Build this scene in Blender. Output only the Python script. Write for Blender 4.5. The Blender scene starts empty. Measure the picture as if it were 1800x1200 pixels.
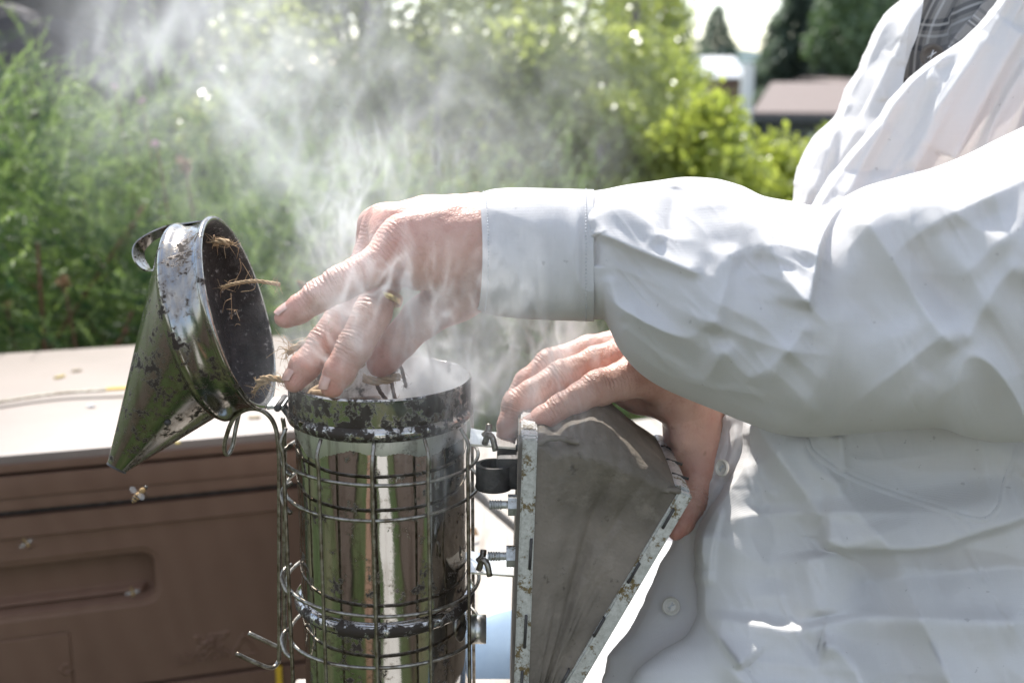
import bpy, bmesh, math, random
import numpy as np
from mathutils import Vector, Matrix, noise as mnoise
random.seed(7); RNG = np.random.default_rng(7)
S = bpy.context.scene; COL = S.collection
rad = math.radians
# ------------------------------------------------------------------ camera
PITCH = rad(12.4); FPX = 2100.0; CAMZ = 1.0
cd = bpy.data.cameras.new('camera'); cam = bpy.data.objects.new('camera', cd); COL.objects.link(cam)
cam.location = (0, 0, CAMZ); cam.rotation_euler = (math.pi/2 - PITCH, 0, 0)
cd.sensor_width = 36; cd.lens = 42; cd.clip_start = 0.02; cd.clip_end = 3000
cd.dof.use_dof = True; cd.dof.focus_distance = 0.635; cd.dof.aperture_fstop = 8.0
S.camera = cam
# ------------------------------------------------------------------ sky, sun, exposure
SUN_EL = rad(50); SUN_AZ = rad(-14)          # azimuth measured from +Y towards +X
w = bpy.data.worlds.new('World'); S.world = w; w.use_nodes = True
nt = w.node_tree; nt.nodes.clear()
sky = nt.nodes.new('ShaderNodeTexSky'); sky.sky_type = 'NISHITA'; sky.sun_disc = False
sky.sun_elevation = SUN_EL; sky.sun_rotation = SUN_AZ; sky.air_density = 1.0; sky.dust_density = .6
bg = nt.nodes.new('ShaderNodeBackground'); bg.inputs[1].default_value = 0.15
out = nt.nodes.new('ShaderNodeOutputWorld')
tc = nt.nodes.new('ShaderNodeTexCoord'); mp = nt.nodes.new('ShaderNodeMapping'); mp.inputs['Scale'].default_value = (1, 1, 4.5)
nz = nt.nodes.new('ShaderNodeTexNoise'); nz.inputs['Scale'].default_value = 2.2; nz.inputs['Detail'].default_value = 7; nz.inputs['Roughness'].default_value = .58
cr = nt.nodes.new('ShaderNodeValToRGB'); cr.color_ramp.elements[0].position = .34; cr.color_ramp.elements[1].position = .60
mx = nt.nodes.new('ShaderNodeMix'); mx.data_type = 'RGBA'; mx.inputs[7].default_value = (3.15, 3.22, 3.35, 1)
sc_ = nt.nodes.new('ShaderNodeMath'); sc_.operation = 'MULTIPLY'; sc_.inputs[1].default_value = .85
L = nt.links.new
L(tc.outputs['Generated'], mp.inputs['Vector']); L(mp.outputs[0], nz.inputs['Vector']); L(nz.outputs[0], cr.inputs[0])
L(cr.outputs[0], sc_.inputs[0]); L(sc_.outputs[0], mx.inputs[0]); L(sky.outputs[0], mx.inputs[6]); L(mx.outputs[2], bg.inputs[0]); L(bg.outputs[0], out.inputs[0])
sd = bpy.data.lights.new('sun', 'SUN'); sd.energy = 3.7; sd.angle = rad(.55); sd.color = (1, .965, .91)
sun = bpy.data.objects.new('sun', sd); COL.objects.link(sun)
sdir = Vector((math.sin(SUN_AZ)*math.cos(SUN_EL), math.cos(SUN_AZ)*math.cos(SUN_EL), math.sin(SUN_EL)))
sun.rotation_euler = (-sdir).to_track_quat('-Z', 'Y').to_euler(); sun.location = (0, 0, 6)
vs = S.view_settings; vs.view_transform = 'Standard'; vs.look = 'None'; vs.exposure = 1.24; vs.gamma = 1; vs.use_curve_mapping = False
S.display_settings.display_device = 'sRGB'
S.render.engine = 'CYCLES'
cy = S.cycles; cy.use_denoising = True
try: cy.denoiser = 'OPENIMAGEDENOISE'
except Exception: pass
cy.max_bounces = 7; cy.diffuse_bounces = 3; cy.glossy_bounces = 4; cy.transmission_bounces = 4; cy.transparent_max_bounces = 12
cy.volume_bounces = 2; cy.volume_max_steps = 400; cy.volume_step_rate = 1.3; cy.sample_clamp_indirect = 6; cy.sample_clamp_direct = 0
cy.caustics_reflective = False; cy.caustics_refractive = False

# ------------------------------------------------------------------ helpers: space
Fv = np.array([0, math.cos(PITCH), -math.sin(PITCH)]); Uv = np.array([0, math.sin(PITCH), math.cos(PITCH)]); Rv = np.array([1., 0, 0])
CP = np.array([0, 0, CAMZ])
def P(px, py, d):
    """point seen in direction (px, py) of the photograph, d metres along the view axis"""
    px = np.asarray(px, float); py = np.asarray(py, float); d = np.asarray(d, float)
    q = Fv + ((px-900)/FPX)[..., None]*Rv - ((py-600)/FPX)[..., None]*Uv
    return CP + d[..., None]*q
def Wp(px, py, Y):
    k = (py-600)/FPX; d = Y/(math.cos(PITCH) - k*math.sin(PITCH))
    return P(px, py, d)
def zrow(py, Y): return float(Wp(900, py, Y)[2])
def onz(px, py, z):
    k = (py-600)/FPX; d = (CAMZ - z)/(math.sin(PITCH)+k*math.cos(PITCH)); return P(px, py, d)

# ------------------------------------------------------------------ helpers: objects
def tag(o, label=None, cat=None, group=None, kind=None):
    if label: o['label'] = label
    if cat: o['category'] = cat
    if group: o['group'] = group
    if kind: o['kind'] = kind
    return o
def empty(name, loc=(0, 0, 0), rz=0, label=None, cat=None, group=None):
    o = bpy.data.objects.new(name, None); COL.objects.link(o); o.location = loc; o.rotation_euler = (0, 0, rz); o.empty_display_size = .02
    return tag(o, label, cat, group)
def link(name, me, m=None, parent=None, world=True):
    o = bpy.data.objects.new(name, me); COL.objects.link(o)
    if m is not None and not me.materials:
        for q in (m if isinstance(m, (list, tuple)) else [m]): me.materials.append(q)
    if parent is not None:
        o.parent = parent
        if world: 
            mw = Matrix.Identity(4); p = parent; ch = []
            while p is not None: ch.append(p); p = p.parent
            for p in reversed(ch):
                mw = mw @ p.matrix_parent_inverse @ p.matrix_basis
            o.matrix_parent_inverse = mw.inverted()
    return o
def mesh_np(name, V, F, smooth=True, uv=None):
    """V (n,3); F (m,3|4) array or list of arrays"""
    me = bpy.data.meshes.new(name)
    Fs = F if isinstance(F, list) else [F]
    Fs = [np.asarray(f, np.int32) for f in Fs if len(f)]
    V = np.asarray(V, np.float32)
    me.vertices.add(len(V)); me.vertices.foreach_set('co', V.ravel())
    idx = np.concatenate([f.ravel() for f in Fs]); tot = np.concatenate([np.full(len(f), f.shape[1], np.int32) for f in Fs])
    st = np.concatenate([[0], np.cumsum(tot)[:-1]]).astype(np.int32)
    me.loops.add(len(idx)); me.loops.foreach_set('vertex_index', idx)
    me.polygons.add(len(tot)); me.polygons.foreach_set('loop_start', st); me.polygons.foreach_set('loop_total', tot)
    me.polygons.foreach_set('use_smooth', np.full(len(tot), smooth, bool))
    if uv is not None:
        l = me.uv_layers.new(name='UVMap'); l.data.foreach_set('uv', np.asarray(uv, np.float32)[idx].ravel())
    me.update(calc_edges=True); me.validate()
    return me
def fattr(me, name, a):
    at = me.attributes.new(name, 'FLOAT', 'POINT'); at.data.foreach_set('value', np.asarray(a, np.float32))
class MB:
    """collects geometry for ONE object"""
    def __init__(s): s.V = []; s.Q = []; s.T = []; s.n = 0
    def add(s, V, Q=None, T=None):
        V = np.asarray(V, float).reshape(-1, 3); s.V.append(V)
        if Q is not None and len(Q): s.Q.append(np.asarray(Q, int).reshape(-1, 4)+s.n)
        if T is not None and len(T): s.T.append(np.asarray(T, int).reshape(-1, 3)+s.n)
        s.n += len(V); return s
    def box(s, c, size, M=None, bev=0.0):
        hx, hy, hz = [q/2 for q in size]
        bm = bmesh.new(); bmesh.ops.create_cube(bm, size=1, matrix=Matrix.Diagonal((size[0], size[1], size[2], 1)))
        if bev: bmesh.ops.bevel(bm, geom=bm.edges[:], offset=bev, segments=2, affect='EDGES', profile=.7)
        bm.verts.ensure_lookup_table(); V = np.array([v.co[:] for v in bm.verts])
        Q = [[v.index for v in f.verts] for f in bm.faces]; bm.free()
        if M is not None: V = V @ np.array(M).T
        V = V + np.array(c)
        s.add(V, [q for q in Q if len(q) == 4], [q for q in Q if len(q) == 3]); return s
    def tube(s, pts, r, n=8, caps=True, flat=None):
        pts = np.asarray(pts, float); m = len(pts); r = np.broadcast_to(np.asarray(r, float), (m,))
        t = np.gradient(pts, axis=0); t /= np.linalg.norm(t, axis=1)[:, None]+1e-12
        up = np.array([0, 0, 1.]) if abs(t[0][2]) < .9 else np.array([1., 0, 0])
        a = np.cross(t[0], up); a /= np.linalg.norm(a); ring = []
        th = np.linspace(0, 2*np.pi, n, endpoint=False)
        for i in range(m):
            a = a - t[i]*a.dot(t[i]); a /= np.linalg.norm(a)+1e-12; b = np.cross(t[i], a)
            ring.append(pts[i]+r[i]*(np.cos(th)[:, None]*a+np.sin(th)[:, None]*b))
        V = np.concatenate(ring); i = np.arange(m-1)[:, None]*n; j = np.arange(n)[None]; j2 = (j+1) % n
        Q = np.stack([i+j, i+j2, i+n+j2, i+n+j], -1).reshape(-1, 4); T = []
        if caps:
            V = np.concatenate([V, pts[:1], pts[-1:]]); c0 = m*n; c1 = c0+1
            T = [[c0, (k+1) % n, k] for k in range(n)]+[[c1, (m-1)*n+k, (m-1)*n+(k+1) % n] for k in range(n)]
        s.add(V, Q, T); return s
    def lathe(s, prof, M=None, n=96, c=(0, 0, 0)):
        """prof list of (r, z) revolved about z"""
        pr = np.asarray(prof, float); m = len(pr); th = np.linspace(0, 2*np.pi, n, endpoint=False)
        V = np.stack([pr[:, 0][:, None]*np.cos(th), pr[:, 0][:, None]*np.sin(th), np.repeat(pr[:, 1][:, None], n, 1)], -1).reshape(-1, 3)
        if M is not None: V = V @ np.array(M).T
        V = V+np.array(c)
        i = np.arange(m-1)[:, None]*n; j = np.arange(n)[None]; j2 = (j+1) % n
        s.add(V, np.stack([i+j, i+j2, i+n+j2, i+n+j], -1).reshape(-1, 4)); return s
    def grid(s, V3, closed=False):
        a, b = V3.shape[:2]; i = np.arange(a-1)[:, None]*b; j = np.arange(b if closed else b-1)[None]; j2 = (j+1) % b
        s.add(V3.reshape(-1, 3), np.stack([i+j, i+j2, i+b+j2, i+b+j], -1).reshape(-1, 4)); return s
    def build(s, name, m, parent=None, smooth=True, angle=None, world=True):
        V = np.concatenate(s.V); Fs = []
        if s.Q: Fs.append(np.concatenate(s.Q))
        if s.T: Fs.append(np.concatenate(s.T))
        me = mesh_np(name, V, Fs, smooth)
        if smooth and angle:
            try: me.set_sharp_from_angle(angle=rad(angle))
            except Exception: pass
        return link(name, me, m, parent, world)
def spline(pts, n=40):
    """Catmull-Rom through pts"""
    p = np.asarray(pts, float); p = np.concatenate([[2*p[0]-p[1]], p, [2*p[-1]-p[-2]]]); m = len(p)-3; out = []
    t = np.linspace(0, m-1e-6, n); k = t.astype(int); u = (t-k)[:, None]
    a, b, c, d = p[k], p[k+1], p[k+2], p[k+3]
    return .5*((2*b)+(c-a)*u+(2*a-5*b+4*c-d)*u*u+(3*b-a-3*c+d)*u**3)
def interp(x, pts):
    pts = sorted(pts); return np.interp(x, [q[0] for q in pts], [q[1] for q in pts])
def sinterp(x, pts):
    """smooth (monotone cubic) interpolation"""
    pts = sorted(pts); X = np.array([q[0] for q in pts], float); Y = np.array([q[1] for q in pts], float)
    h = np.diff(X); dl = np.diff(Y)/h; m = np.zeros(len(X)); m[0] = dl[0]; m[-1] = dl[-1]
    ok = dl[:-1]*dl[1:] > 0; m[1:-1] = np.where(ok, 2*dl[:-1]*dl[1:]/np.where(ok, dl[:-1]+dl[1:], 1), 0)
    x = np.clip(np.asarray(x, float), X[0], X[-1]); k = np.clip(np.searchsorted(X, x, side='right')-1, 0, len(X)-2)
    t = (x-X[k])/h[k]; return ((1+2*t)*(1-t)**2)*Y[k]+t*(1-t)**2*h[k]*m[k]+t*t*(3-2*t)*Y[k+1]+t*t*(t-1)*h[k]*m[k+1]
# numpy value noise
_perm = RNG.random((32, 32, 32)).astype(np.float32)
def vnoise(x, y, z):
    xi = np.floor(x).astype(int); yi = np.floor(y).astype(int); zi = np.floor(z).astype(int)
    fx = x-xi; fy = y-yi; fz = z-zi; fx = fx*fx*(3-2*fx); fy = fy*fy*(3-2*fy); fz = fz*fz*(3-2*fz)
    g = lambda a, b, c: _perm[(xi+a) & 31, (yi+b) & 31, (zi+c) & 31]
    l = lambda a, b, t: a+(b-a)*t
    return l(l(l(g(0,0,0), g(1,0,0), fx), l(g(0,1,0), g(1,1,0), fx), fy), l(l(g(0,0,1), g(1,0,1), fx), l(g(0,1,1), g(1,1,1), fx), fy), fz)*2-1
def fbm(x, y, z, o=4):
    r = 0; a = 1; 
    for k in range(o): r = r+a*vnoise(x*2**k+k*7.3, y*2**k+k*3.1, z*2**k); a *= .5
    return r

# ------------------------------------------------------------------ helpers: materials
class NT:
    def __init__(s, name):
        s.m = bpy.data.materials.new(name); s.m.use_nodes = True; s.t = s.m.node_tree; s.t.nodes.clear()
        s.out = s.t.nodes.new('ShaderNodeOutputMaterial')
    def n(s, typ, inp=None, **kw):
        q = s.t.nodes.new('ShaderNode'+typ)
        for k, v in kw.items(): setattr(q, k, v)
        for k, v in (inp or {}).items(): s.set(q.inputs[k], v)
        return q
    def set(s, sock, v):
        if hasattr(v, 'links') and hasattr(v, 'is_output'): s.t.links.new(v, sock)
        elif isinstance(v, (tuple, list)) and sock.type == 'RGBA' and len(v) == 3: sock.default_value = (*v, 1)
        else: sock.default_value = v
    def math(s, op, a, b=0.0, c=None, clamp=False):
        q = s.n('Math', {0: a, 1: b}, operation=op, use_clamp=clamp)
        if c is not None: s.set(q.inputs[2], c)
        return q.outputs[0]
    def mix(s, f, a, b, blend='MIX'):
        q = s.n('Mix', None, data_type='RGBA', blend_type=blend); s.set(q.inputs[0], f); s.set(q.inputs[6], a); s.set(q.inputs[7], b); return q.outputs[2]
    def noise(s, scale, detail=4, rough=.55, vec=None, dist=0, out=0):
        q = s.n('TexNoise', {'Scale': scale, 'Detail': detail, 'Roughness': rough, 'Distortion': dist})
        if vec is not None: s.set(q.inputs['Vector'], vec)
        return q.outputs[out]
    def ramp(s, f, a, b, ca=0.0, cb=1.0):
        q = s.n('MapRange', {0: f, 1: a, 2: b, 3: ca, 4: cb}, clamp=True); return q.outputs[0]
    def pos(s, scale=(1, 1, 1), obj=True, rot=(0, 0, 0)):
        c = s.n('TexCoord').outputs['Object'] if obj else s.n('NewGeometry').outputs['Position']
        return s.n('Mapping', {'Vector': c, 'Scale': scale, 'Rotation': rot}).outputs[0]
    def bump(s, h, strength=.3, dist=.001, normal=None):
        q = s.n('Bump', {'Height': h, 'Strength': strength, 'Distance': dist})
        if normal is not None: s.set(q.inputs['Normal'], normal)
        return q.outputs[0]
    def bsdf(s, **kw):
        q = s.n('BsdfPrincipled'); names = {'color': 'Base Color', 'rough': 'Roughness', 'metal': 'Metallic', 'normal': 'Normal', 'spec': 'Specular IOR Level', 'sss': 'Subsurface Weight', 'sheen': 'Sheen Weight', 'alpha': 'Alpha'}
        for k, v in kw.items(): s.set(q.inputs[names[k]], v)
        return q
    def done(s, sh): s.t.links.new(sh, s.out.inputs[0]); return s.m
def simple(name, c, rough=.6, metal=0, var=.25, scale=30, bump=.15, bdist=.001, c2=None, bscale=None, spec=.5):
    t = NT(name); p = t.pos(obj=False); nz = t.noise(scale, 5, .6, p)
    c2 = c2 or tuple(q*(1-var) for q in c)
    nrm = t.bump(t.noise(bscale or scale*4, 4, .6, p), bump, bdist)
    b = t.bsdf(color=t.mix(t.ramp(nz, .35, .65), c, c2), rough=rough, metal=metal, normal=nrm, spec=spec); return t.done(b.outputs[0])
def leafmat(name, c1, c2, trans=.45, rough=.35, spec=.5):
    t = NT(name); g = t.n('ObjectInfo').outputs['Random']; p = t.pos(obj=False)
    a = t.n('Attribute', attribute_name='rnd').outputs['Fac']
    col = t.mix(a, c1, c2)
    b = t.bsdf(color=col, rough=rough, spec=spec); tr = t.n('BsdfTranslucent', {'Color': t.mix(.5, col, (1.0, 1.15, .42), 'MULTIPLY')})
    ms = t.n('MixShader', {0: trans, 1: b.outputs[0], 2: tr.outputs[0]}); return t.done(ms.outputs[0])
# ------------------------------------------------------------------ materials
def m_steel(name, zt=None, soot=.0, rough=.13, col=(.62, .60, .57), sc=38, zb=()):
    t = NT(name); p = t.pos(obj=False); zz = t.n('SeparateXYZ', {0: p}).outputs[2]
    nb = t.noise(sc, 6, .68, p); ns = t.noise(sc*4, 5, .7, p); n3 = t.noise(420, 3, .6, p)
    m = t.ramp(t.math('ADD', nb, t.math('MULTIPLY', ns, .35)), .80-soot, .86-soot)
    speck = t.ramp(n3, .67, .72)
    m = t.math('MAXIMUM', m, t.math('MULTIPLY', speck, t.ramp(nb, .45, .6)))
    for (z0, z1, amt) in zb:                     # bands of baked-on soot at given heights
        inb = t.math('MULTIPLY', t.ramp(zz, z0-.004, z0+.002), t.ramp(zz, z1+.004, z1-.002))
        m = t.math('MAXIMUM', m, t.ramp(t.math('ADD', t.math('MULTIPLY', inb, amt), t.math('ADD', nb, t.math('MULTIPLY', ns, .5))), 1.15, 1.22))
    film = t.ramp(t.noise(9, 3, .5, p), .35, .7)
    base = t.mix(t.math('MULTIPLY', film, .45), col, (.36, .33, .30))
    strk = t.ramp(t.noise(3.2, 5, .65, t.pos((60, 60, 5), obj=False)), .50, .68); halo = t.ramp(t.math('ADD', nb, t.math('MULTIPLY', ns, .35)), .70-soot, .84-soot)
    base = t.mix(t.math('MULTIPLY', strk, .45), base, (.16, .125, .10)); base = t.mix(t.math('MULTIPLY', halo, .6), base, (.12, .08, .05))
    c = t.mix(m, base, t.mix(ns, (.012, .011, .010), (.06, .04, .028)))
    r = t.math('ADD', t.math('MULTIPLY', m, .6), t.math('ADD', rough, t.math('ADD', t.math('MULTIPLY', film, .07), t.math('MULTIPLY', halo, .15))))
    me = t.math('SUBTRACT', 1.0, t.math('MULTIPLY', m, .95))
    h = t.math('ADD', t.math('MULTIPLY', m, .6), t.math('ADD', t.math('MULTIPLY', t.noise(26, 3, .5, p), .35), t.math('MULTIPLY', n3, .08)))
    b = t.bsdf(color=c, rough=r, metal=me, normal=t.bump(h, .22, .0009)); return t.done(b.outputs[0])
M = {}
M['wire'] = simple('steel_wire', (.40, .38, .34), .36, 1, scale=220, c2=(.14, .11, .08), bump=.4, bdist=.0004)
M['black_steel'] = simple('blackened_steel', (.03, .028, .027), .55, .3, scale=90, c2=(.10, .09, .085), bump=.6, bdist=.001)
def m_lid_inside():
    t = NT('lid_interior_soot'); p = t.pos(obj=False); n1 = t.noise(60, 6, .7, p); n2 = t.noise(230, 5, .75, p)
    c = t.mix(t.ramp(n2, .58, .68), t.mix(t.ramp(n1, .4, .65), (.016, .014, .013), (.06, .05, .045)), (.42, .40, .37))
    b = t.bsdf(color=c, rough=.5, normal=t.bump(t.math('ADD', n1, n2), .9, .0016)); return t.done(b.outputs[0])
M['lid_inside'] = m_lid_inside()
def m_tin():
    t = NT('galvanised_tin'); p = t.pos(obj=False); n1 = t.noise(85, 6, .72, p); n2 = t.noise(420, 5, .7, p)
    m = t.ramp(t.math('ADD', n1, t.math('MULTIPLY', n2, .5)), .79, .87)
    c = t.mix(m, t.mix(t.ramp(n2, .4, .7), (.60, .60, .59), (.38, .38, .36)), t.mix(n2, (.10, .065, .02), (.24, .17, .07)))
    b = t.bsdf(color=c, rough=t.math('ADD', .42, t.math('MULTIPLY', m, .4)), metal=t.math('SUBTRACT', .55, t.math('MULTIPLY', m, .5)), normal=t.bump(n2, .4, .0006)); return t.done(b.outputs[0])
M['tin'] = m_tin()
M['bright_tin'] = simple('bare_bright_steel', (.80, .79, .76), .30, .85, scale=90, c2=(.62, .6, .56), bump=.25, bdist=.0006)
def m_leather():
    t = NT('grey_brown_leather'); p = t.pos(obj=False); n1 = t.noise(22, 5, .6, p); n2 = t.noise(140, 5, .65, p); v = t.n('TexVoronoi', {'Vector': p, 'Scale': 520}).outputs[0]
    c = t.mix(t.ramp(n1, .35, .68), (.245, .205, .168), (.130, .110, .088)); c = t.mix(t.ramp(n2, .62, .74), c, (.05, .042, .035))
    c = t.mix(t.math('MULTIPLY', t.ramp(t.noise(55, 6, .7, p), .55, .7), .4), c, (.34, .29, .24))
    b = t.bsdf(color=c, rough=.72, spec=.3, normal=t.bump(t.math('ADD', t.math('MULTIPLY', n2, .7), t.math('ADD', t.math('MULTIPLY', v, .25), n1)), .5, .0016)); return t.done(b.outputs[0])
M['leather'] = m_leather()
def m_hive():
    t = NT('brown_hive_paint'); p = t.pos(obj=False); n1 = t.noise(9, 5, .6, p); n2 = t.noise(160, 4, .6, p)
    wv = t.n('TexWave', {'Vector': t.pos((1, 1, .4), obj=False, rot=(0, .5, .3)), 'Scale': 14, 'Distortion': 5, 'Detail': 3, 'Detail Scale': 1.2}).outputs[1]
    c = t.mix(t.ramp(n1, .3, .7), (.185, .108, .075), (.152, .087, .060)); c = t.mix(t.math('MULTIPLY', wv, .22), c, (.21, .13, .09))
    c = t.mix(t.ramp(t.noise(60, 6, .75, p), .66, .74), c, (.09, .058, .045))
    b = t.bsdf(color=c, rough=.6, spec=.2, normal=t.bump(t.math('ADD', n2, t.math('MULTIPLY', wv, .4)), .25, .0009)); return t.done(b.outputs[0])
M['hive'] = m_hive()
def m_hivetop():
    t = NT('pale_hive_roof'); p = t.pos(obj=False); n1 = t.noise(7, 5, .6, p); n2 = t.noise(90, 5, .65, p)
    c = t.mix(t.ramp(n1, .3, .7), (.215, .168, .140), (.165, .128, .106)); c = t.mix(t.ramp(n2, .66, .74), c, (.30, .24, .20))
    b = t.bsdf(color=c, rough=.5, normal=t.bump(n2, .25, .001)); return t.done(b.outputs[0])
M['hive_top'] = m_hivetop()
def m_wood():
    t = NT('weathered_wood'); p = t.pos((26, 2.2, 26), obj=False, rot=(0, 0, -.46)); n1 = t.noise(3, 8, .7, p, dist=.6); n2 = t.noise(30, 5, .6, t.pos(obj=False))
    c = t.mix(t.ramp(n1, .3, .7), (.52, .485, .44), (.27, .235, .20)); c = t.mix(t.ramp(n2, .62, .72), c, (.12, .10, .085))
    b = t.bsdf(color=c, rough=.85, spec=.2, normal=t.bump(t.math('ADD', n1, t.math('MULTIPLY', n2, .4)), .6, .003)); return t.done(b.outputs[0])
M['wood'] = m_wood()
M['twine'] = simple('jute_twine', (.58, .42, .25), .9, scale=300, c2=(.40, .27, .15), bump=.5)
M['burnt_twine'] = simple('charred_twine', (.10, .055, .035), .9, scale=300, c2=(.20, .11, .06), bump=.5)
M['stem'] = simple('reddish_stem', (.20, .095, .055), .8, scale=80, c2=(.11, .06, .04))
M['bark'] = simple('grey_bark', (.16, .14, .12), .9, scale=20, c2=(.08, .07, .06), bump=.8, bdist=.01)
M['juniper'] = leafmat('juniper_needles', (.040, .085, .038), (.31, .40, .15), .55, .45)
M['juniper_dark'] = leafmat('dark_juniper_needles', (.025, .085, .035), (.07, .16, .05), .36, .5)
M['leaf'] = leafmat('shrub_leaves', (.21, .25, .075), (.48, .50, .17), .52, .24, 1.0)
M['lime'] = leafmat('lime_leaves', (.27, .32, .075), (.50, .52, .14), .55, .3)
M['spruce'] = leafmat('hazed_spruce_needles', (.11, .15, .13), (.22, .27, .22), .4, .6)  # greyed and lightened: distance haze is put into the needle colour
M['far_leaf'] = leafmat('far_tree_leaves', (.08, .13, .08), (.18, .25, .14), .35, .5)
M['petal'] = simple('pink_petals', (.72, .50, .56), .6, scale=60)
M['dead_head'] = simple('dry_flower_head', (.55, .38, .22), .8, scale=90, c2=(.30, .18, .1))
M['rock'] = simple('dark_rock', (.085, .072, .075), .8, scale=6, c2=(.035, .03, .032), bump=.9, bdist=.03, bscale=18)
M['white_paint'] = simple('white_paint', (.8, .8, .79), .5, scale=10, var=.06)
M['metal_roof'] = simple('white_metal_roof', (.82, .83, .84), .35, .2, scale=6, var=.06)
M['shingle'] = simple('brown_shingles', (.19, .145, .13), .85, scale=14, c2=(.15, .115, .10), bump=.5, bdist=.01)
M['wall_dark'] = simple('dark_siding', (.10, .10, .11), .8, scale=12)
M['wall_brown'] = simple('brown_siding', (.22, .14, .11), .8, scale=12)
M['glass_dark'] = simple('dark_window_glass', (.03, .035, .04), .08, scale=3)
M['hill'] = simple('far_hills', (.05, .10, .10), .9, scale=.05, var=.3)
M['sack'] = simple('orange_brown_wood', (.19, .11, .07), .7, scale=12, c2=(.13, .08, .05))
M['path'] = simple('pale_concrete', (.45, .44, .41), .85, scale=8, var=.15)
def m_grass():
    t = NT('lawn_grass'); p = t.pos(obj=False); n1 = t.noise(1.3, 5, .6, p); n2 = t.noise(38, 6, .7, p)
    c = t.mix(t.ramp(n2, .35, .68), (.022, .042, .012), (.060, .085, .026)); c = t.mix(t.ramp(n1, .45, .7), c, (.10, .095, .055))
    b = t.bsdf(color=c, rough=.85, spec=.2, normal=t.bump(n2, .8, .02)); return t.done(b.outputs[0])
M['grass'] = m_grass()

# ------------------------------------------------------------------ ground, hills, far buildings
def ground():
    r = np.concatenate([np.linspace(0, 8, 41), np.linspace(8.6, 40, 40), np.geomspace(44, 1400, 24)]); th = np.linspace(0, 2*np.pi, 97)[:-1]
    R_, T_ = np.meshgrid(r, th, indexing='ij'); X = R_*np.sin(T_); Y = R_*np.cos(T_)
    fall = np.clip((Y-7)/24, 0, 1); fall = fall*fall*(3-2*fall)
    Z = -3.0*fall + .04*fbm(X*.7, Y*.7, 0*X, 3)*np.clip((Y-1.5)/3, 0, 1)
    V = np.stack([X, Y, Z], -1); b = MB(); b.grid(V, closed=True); o = b.build('ground', M['grass']); return tag(o, kind='structure')
ground()
def hills():
    th = np.linspace(-1.3, 1.3, 160); b = MB(); R0 = 620.
    h = 9+5*vnoise(th*5, th*0, th*0)+2.5*vnoise(th*17, th*0+3, th*0)+1.2*vnoise(th*55, th*0+9, th*0)
    rows = []
    for k, (rr, f) in enumerate([(R0-180, 0), (R0-90, .5), (R0, 1.), (R0+150, .8), (R0+300, 0)]):
        rows.append(np.stack([rr*np.sin(th), rr*np.cos(th), -3.3+h*f*1.2], -1))
    b.grid(np.stack(rows)); return tag(b.build('hills', M['hill']), kind='structure')
hills()
def gable(name, x0, x1, y0, y1, zb, ze, zr, wall, roof, label, cat, ridge_axis='x'):
    g = empty(name, ((x0+x1)/2, (y0+y1)/2, zb), label=label, cat=cat)
    b = MB().box(((x0+x1)/2, (y0+y1)/2, (zb+ze)/2), (x1-x0-.5, y1-y0-.5, ze-zb)); b.build('wall', wall, g, smooth=False)
    ym = (y0+y1)/2; t = .12
    for (ya, yb) in ((y0, ym), (y1, ym)):
        V = [(x0, ya, ze), (x1, ya, ze), (x1, yb, zr), (x0, yb, zr), (x0, ya, ze+t), (x1, ya, ze+t), (x1, yb, zr+t), (x0, yb, zr+t)]
        MB().add(V, [[0, 1, 2, 3], [4, 7, 6, 5], [0, 4, 5, 1], [1, 5, 6, 2], [2, 6, 7, 3], [3, 7, 4, 0]]).build('roof', roof, g, smooth=False)
    for xg in (x0+.3, x1-.3):
        MB().add([(xg-.04, y0+.3, ze), (xg-.04, y1-.3, ze), (xg-.04, ym, zr), (xg+.04, y0+.3, ze), (xg+.04, y1-.3, ze), (xg+.04, ym, zr)], [[0, 1, 4, 3], [1, 2, 5, 4], [2, 0, 3, 5]], [[0, 2, 1], [3, 4, 5]]).build('gable', wall, g, smooth=False)
    return g
# brown-roofed house at the right
Y0 = 30.
ze = zrow(206, Y0); zr = zrow(152, Y0+5)
xw0 = float(Wp(1322, 200, Y0)[0])
h1 = gable('house', xw0, xw0+13, Y0, Y0+10, -3.4, ze, zr, M['wall_dark'], M['shingle'], 'dark walled house with a brown shingle roof beyond the bushes', 'house')
for k in range(4):
    wx = xw0+1.9+k*2.6
    o = MB().box((wx, Y0+.22, ze-.9), (1.0, .08, 1.0)).build('window', M['white_paint'], h1, smooth=False)
    MB().box((wx, Y0+.17, ze-.9), (.84, .03, .84)).build('pane', M['glass_dark'], o, smooth=False)
bpy.context.view_layer.update()
def turn(g, px_, py_, ang):
    c = Vector((px_, py_, 0)); Mx = Matrix.Translation(c) @ Matrix.Rotation(ang, 4, 'Z') @ Matrix.Translation(-c); g.matrix_basis = Mx @ g.matrix_basis
for (a, c) in ((1460, 165), (1478, 168)):
    q = Wp(a, c, Y0+2.6); MB().tube([(q[0], q[1], q[2]-.25), (q[0], q[1], q[2]+.1)], .09, 8).build('roof_vent', M['wall_dark'], h1)
MB().box((xw0+6.5, Y0-.06, ze-.02), (13, .08, .16)).build('gutter', M['wall_dark'], h1, smooth=False)
turn(h1, xw0, Y0, rad(-17))
# smaller annex roof, further back and a bit higher
ax0 = float(Wp(1466, 140, 42)[0]); gable('shed', ax0, ax0+7, 42, 50, -3.4, zrow(150, 42), zrow(141, 46), M['wall_dark'], M['shingle'], 'low outbuilding whose brown roof rises behind the house ridge', 'outbuilding')
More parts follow.
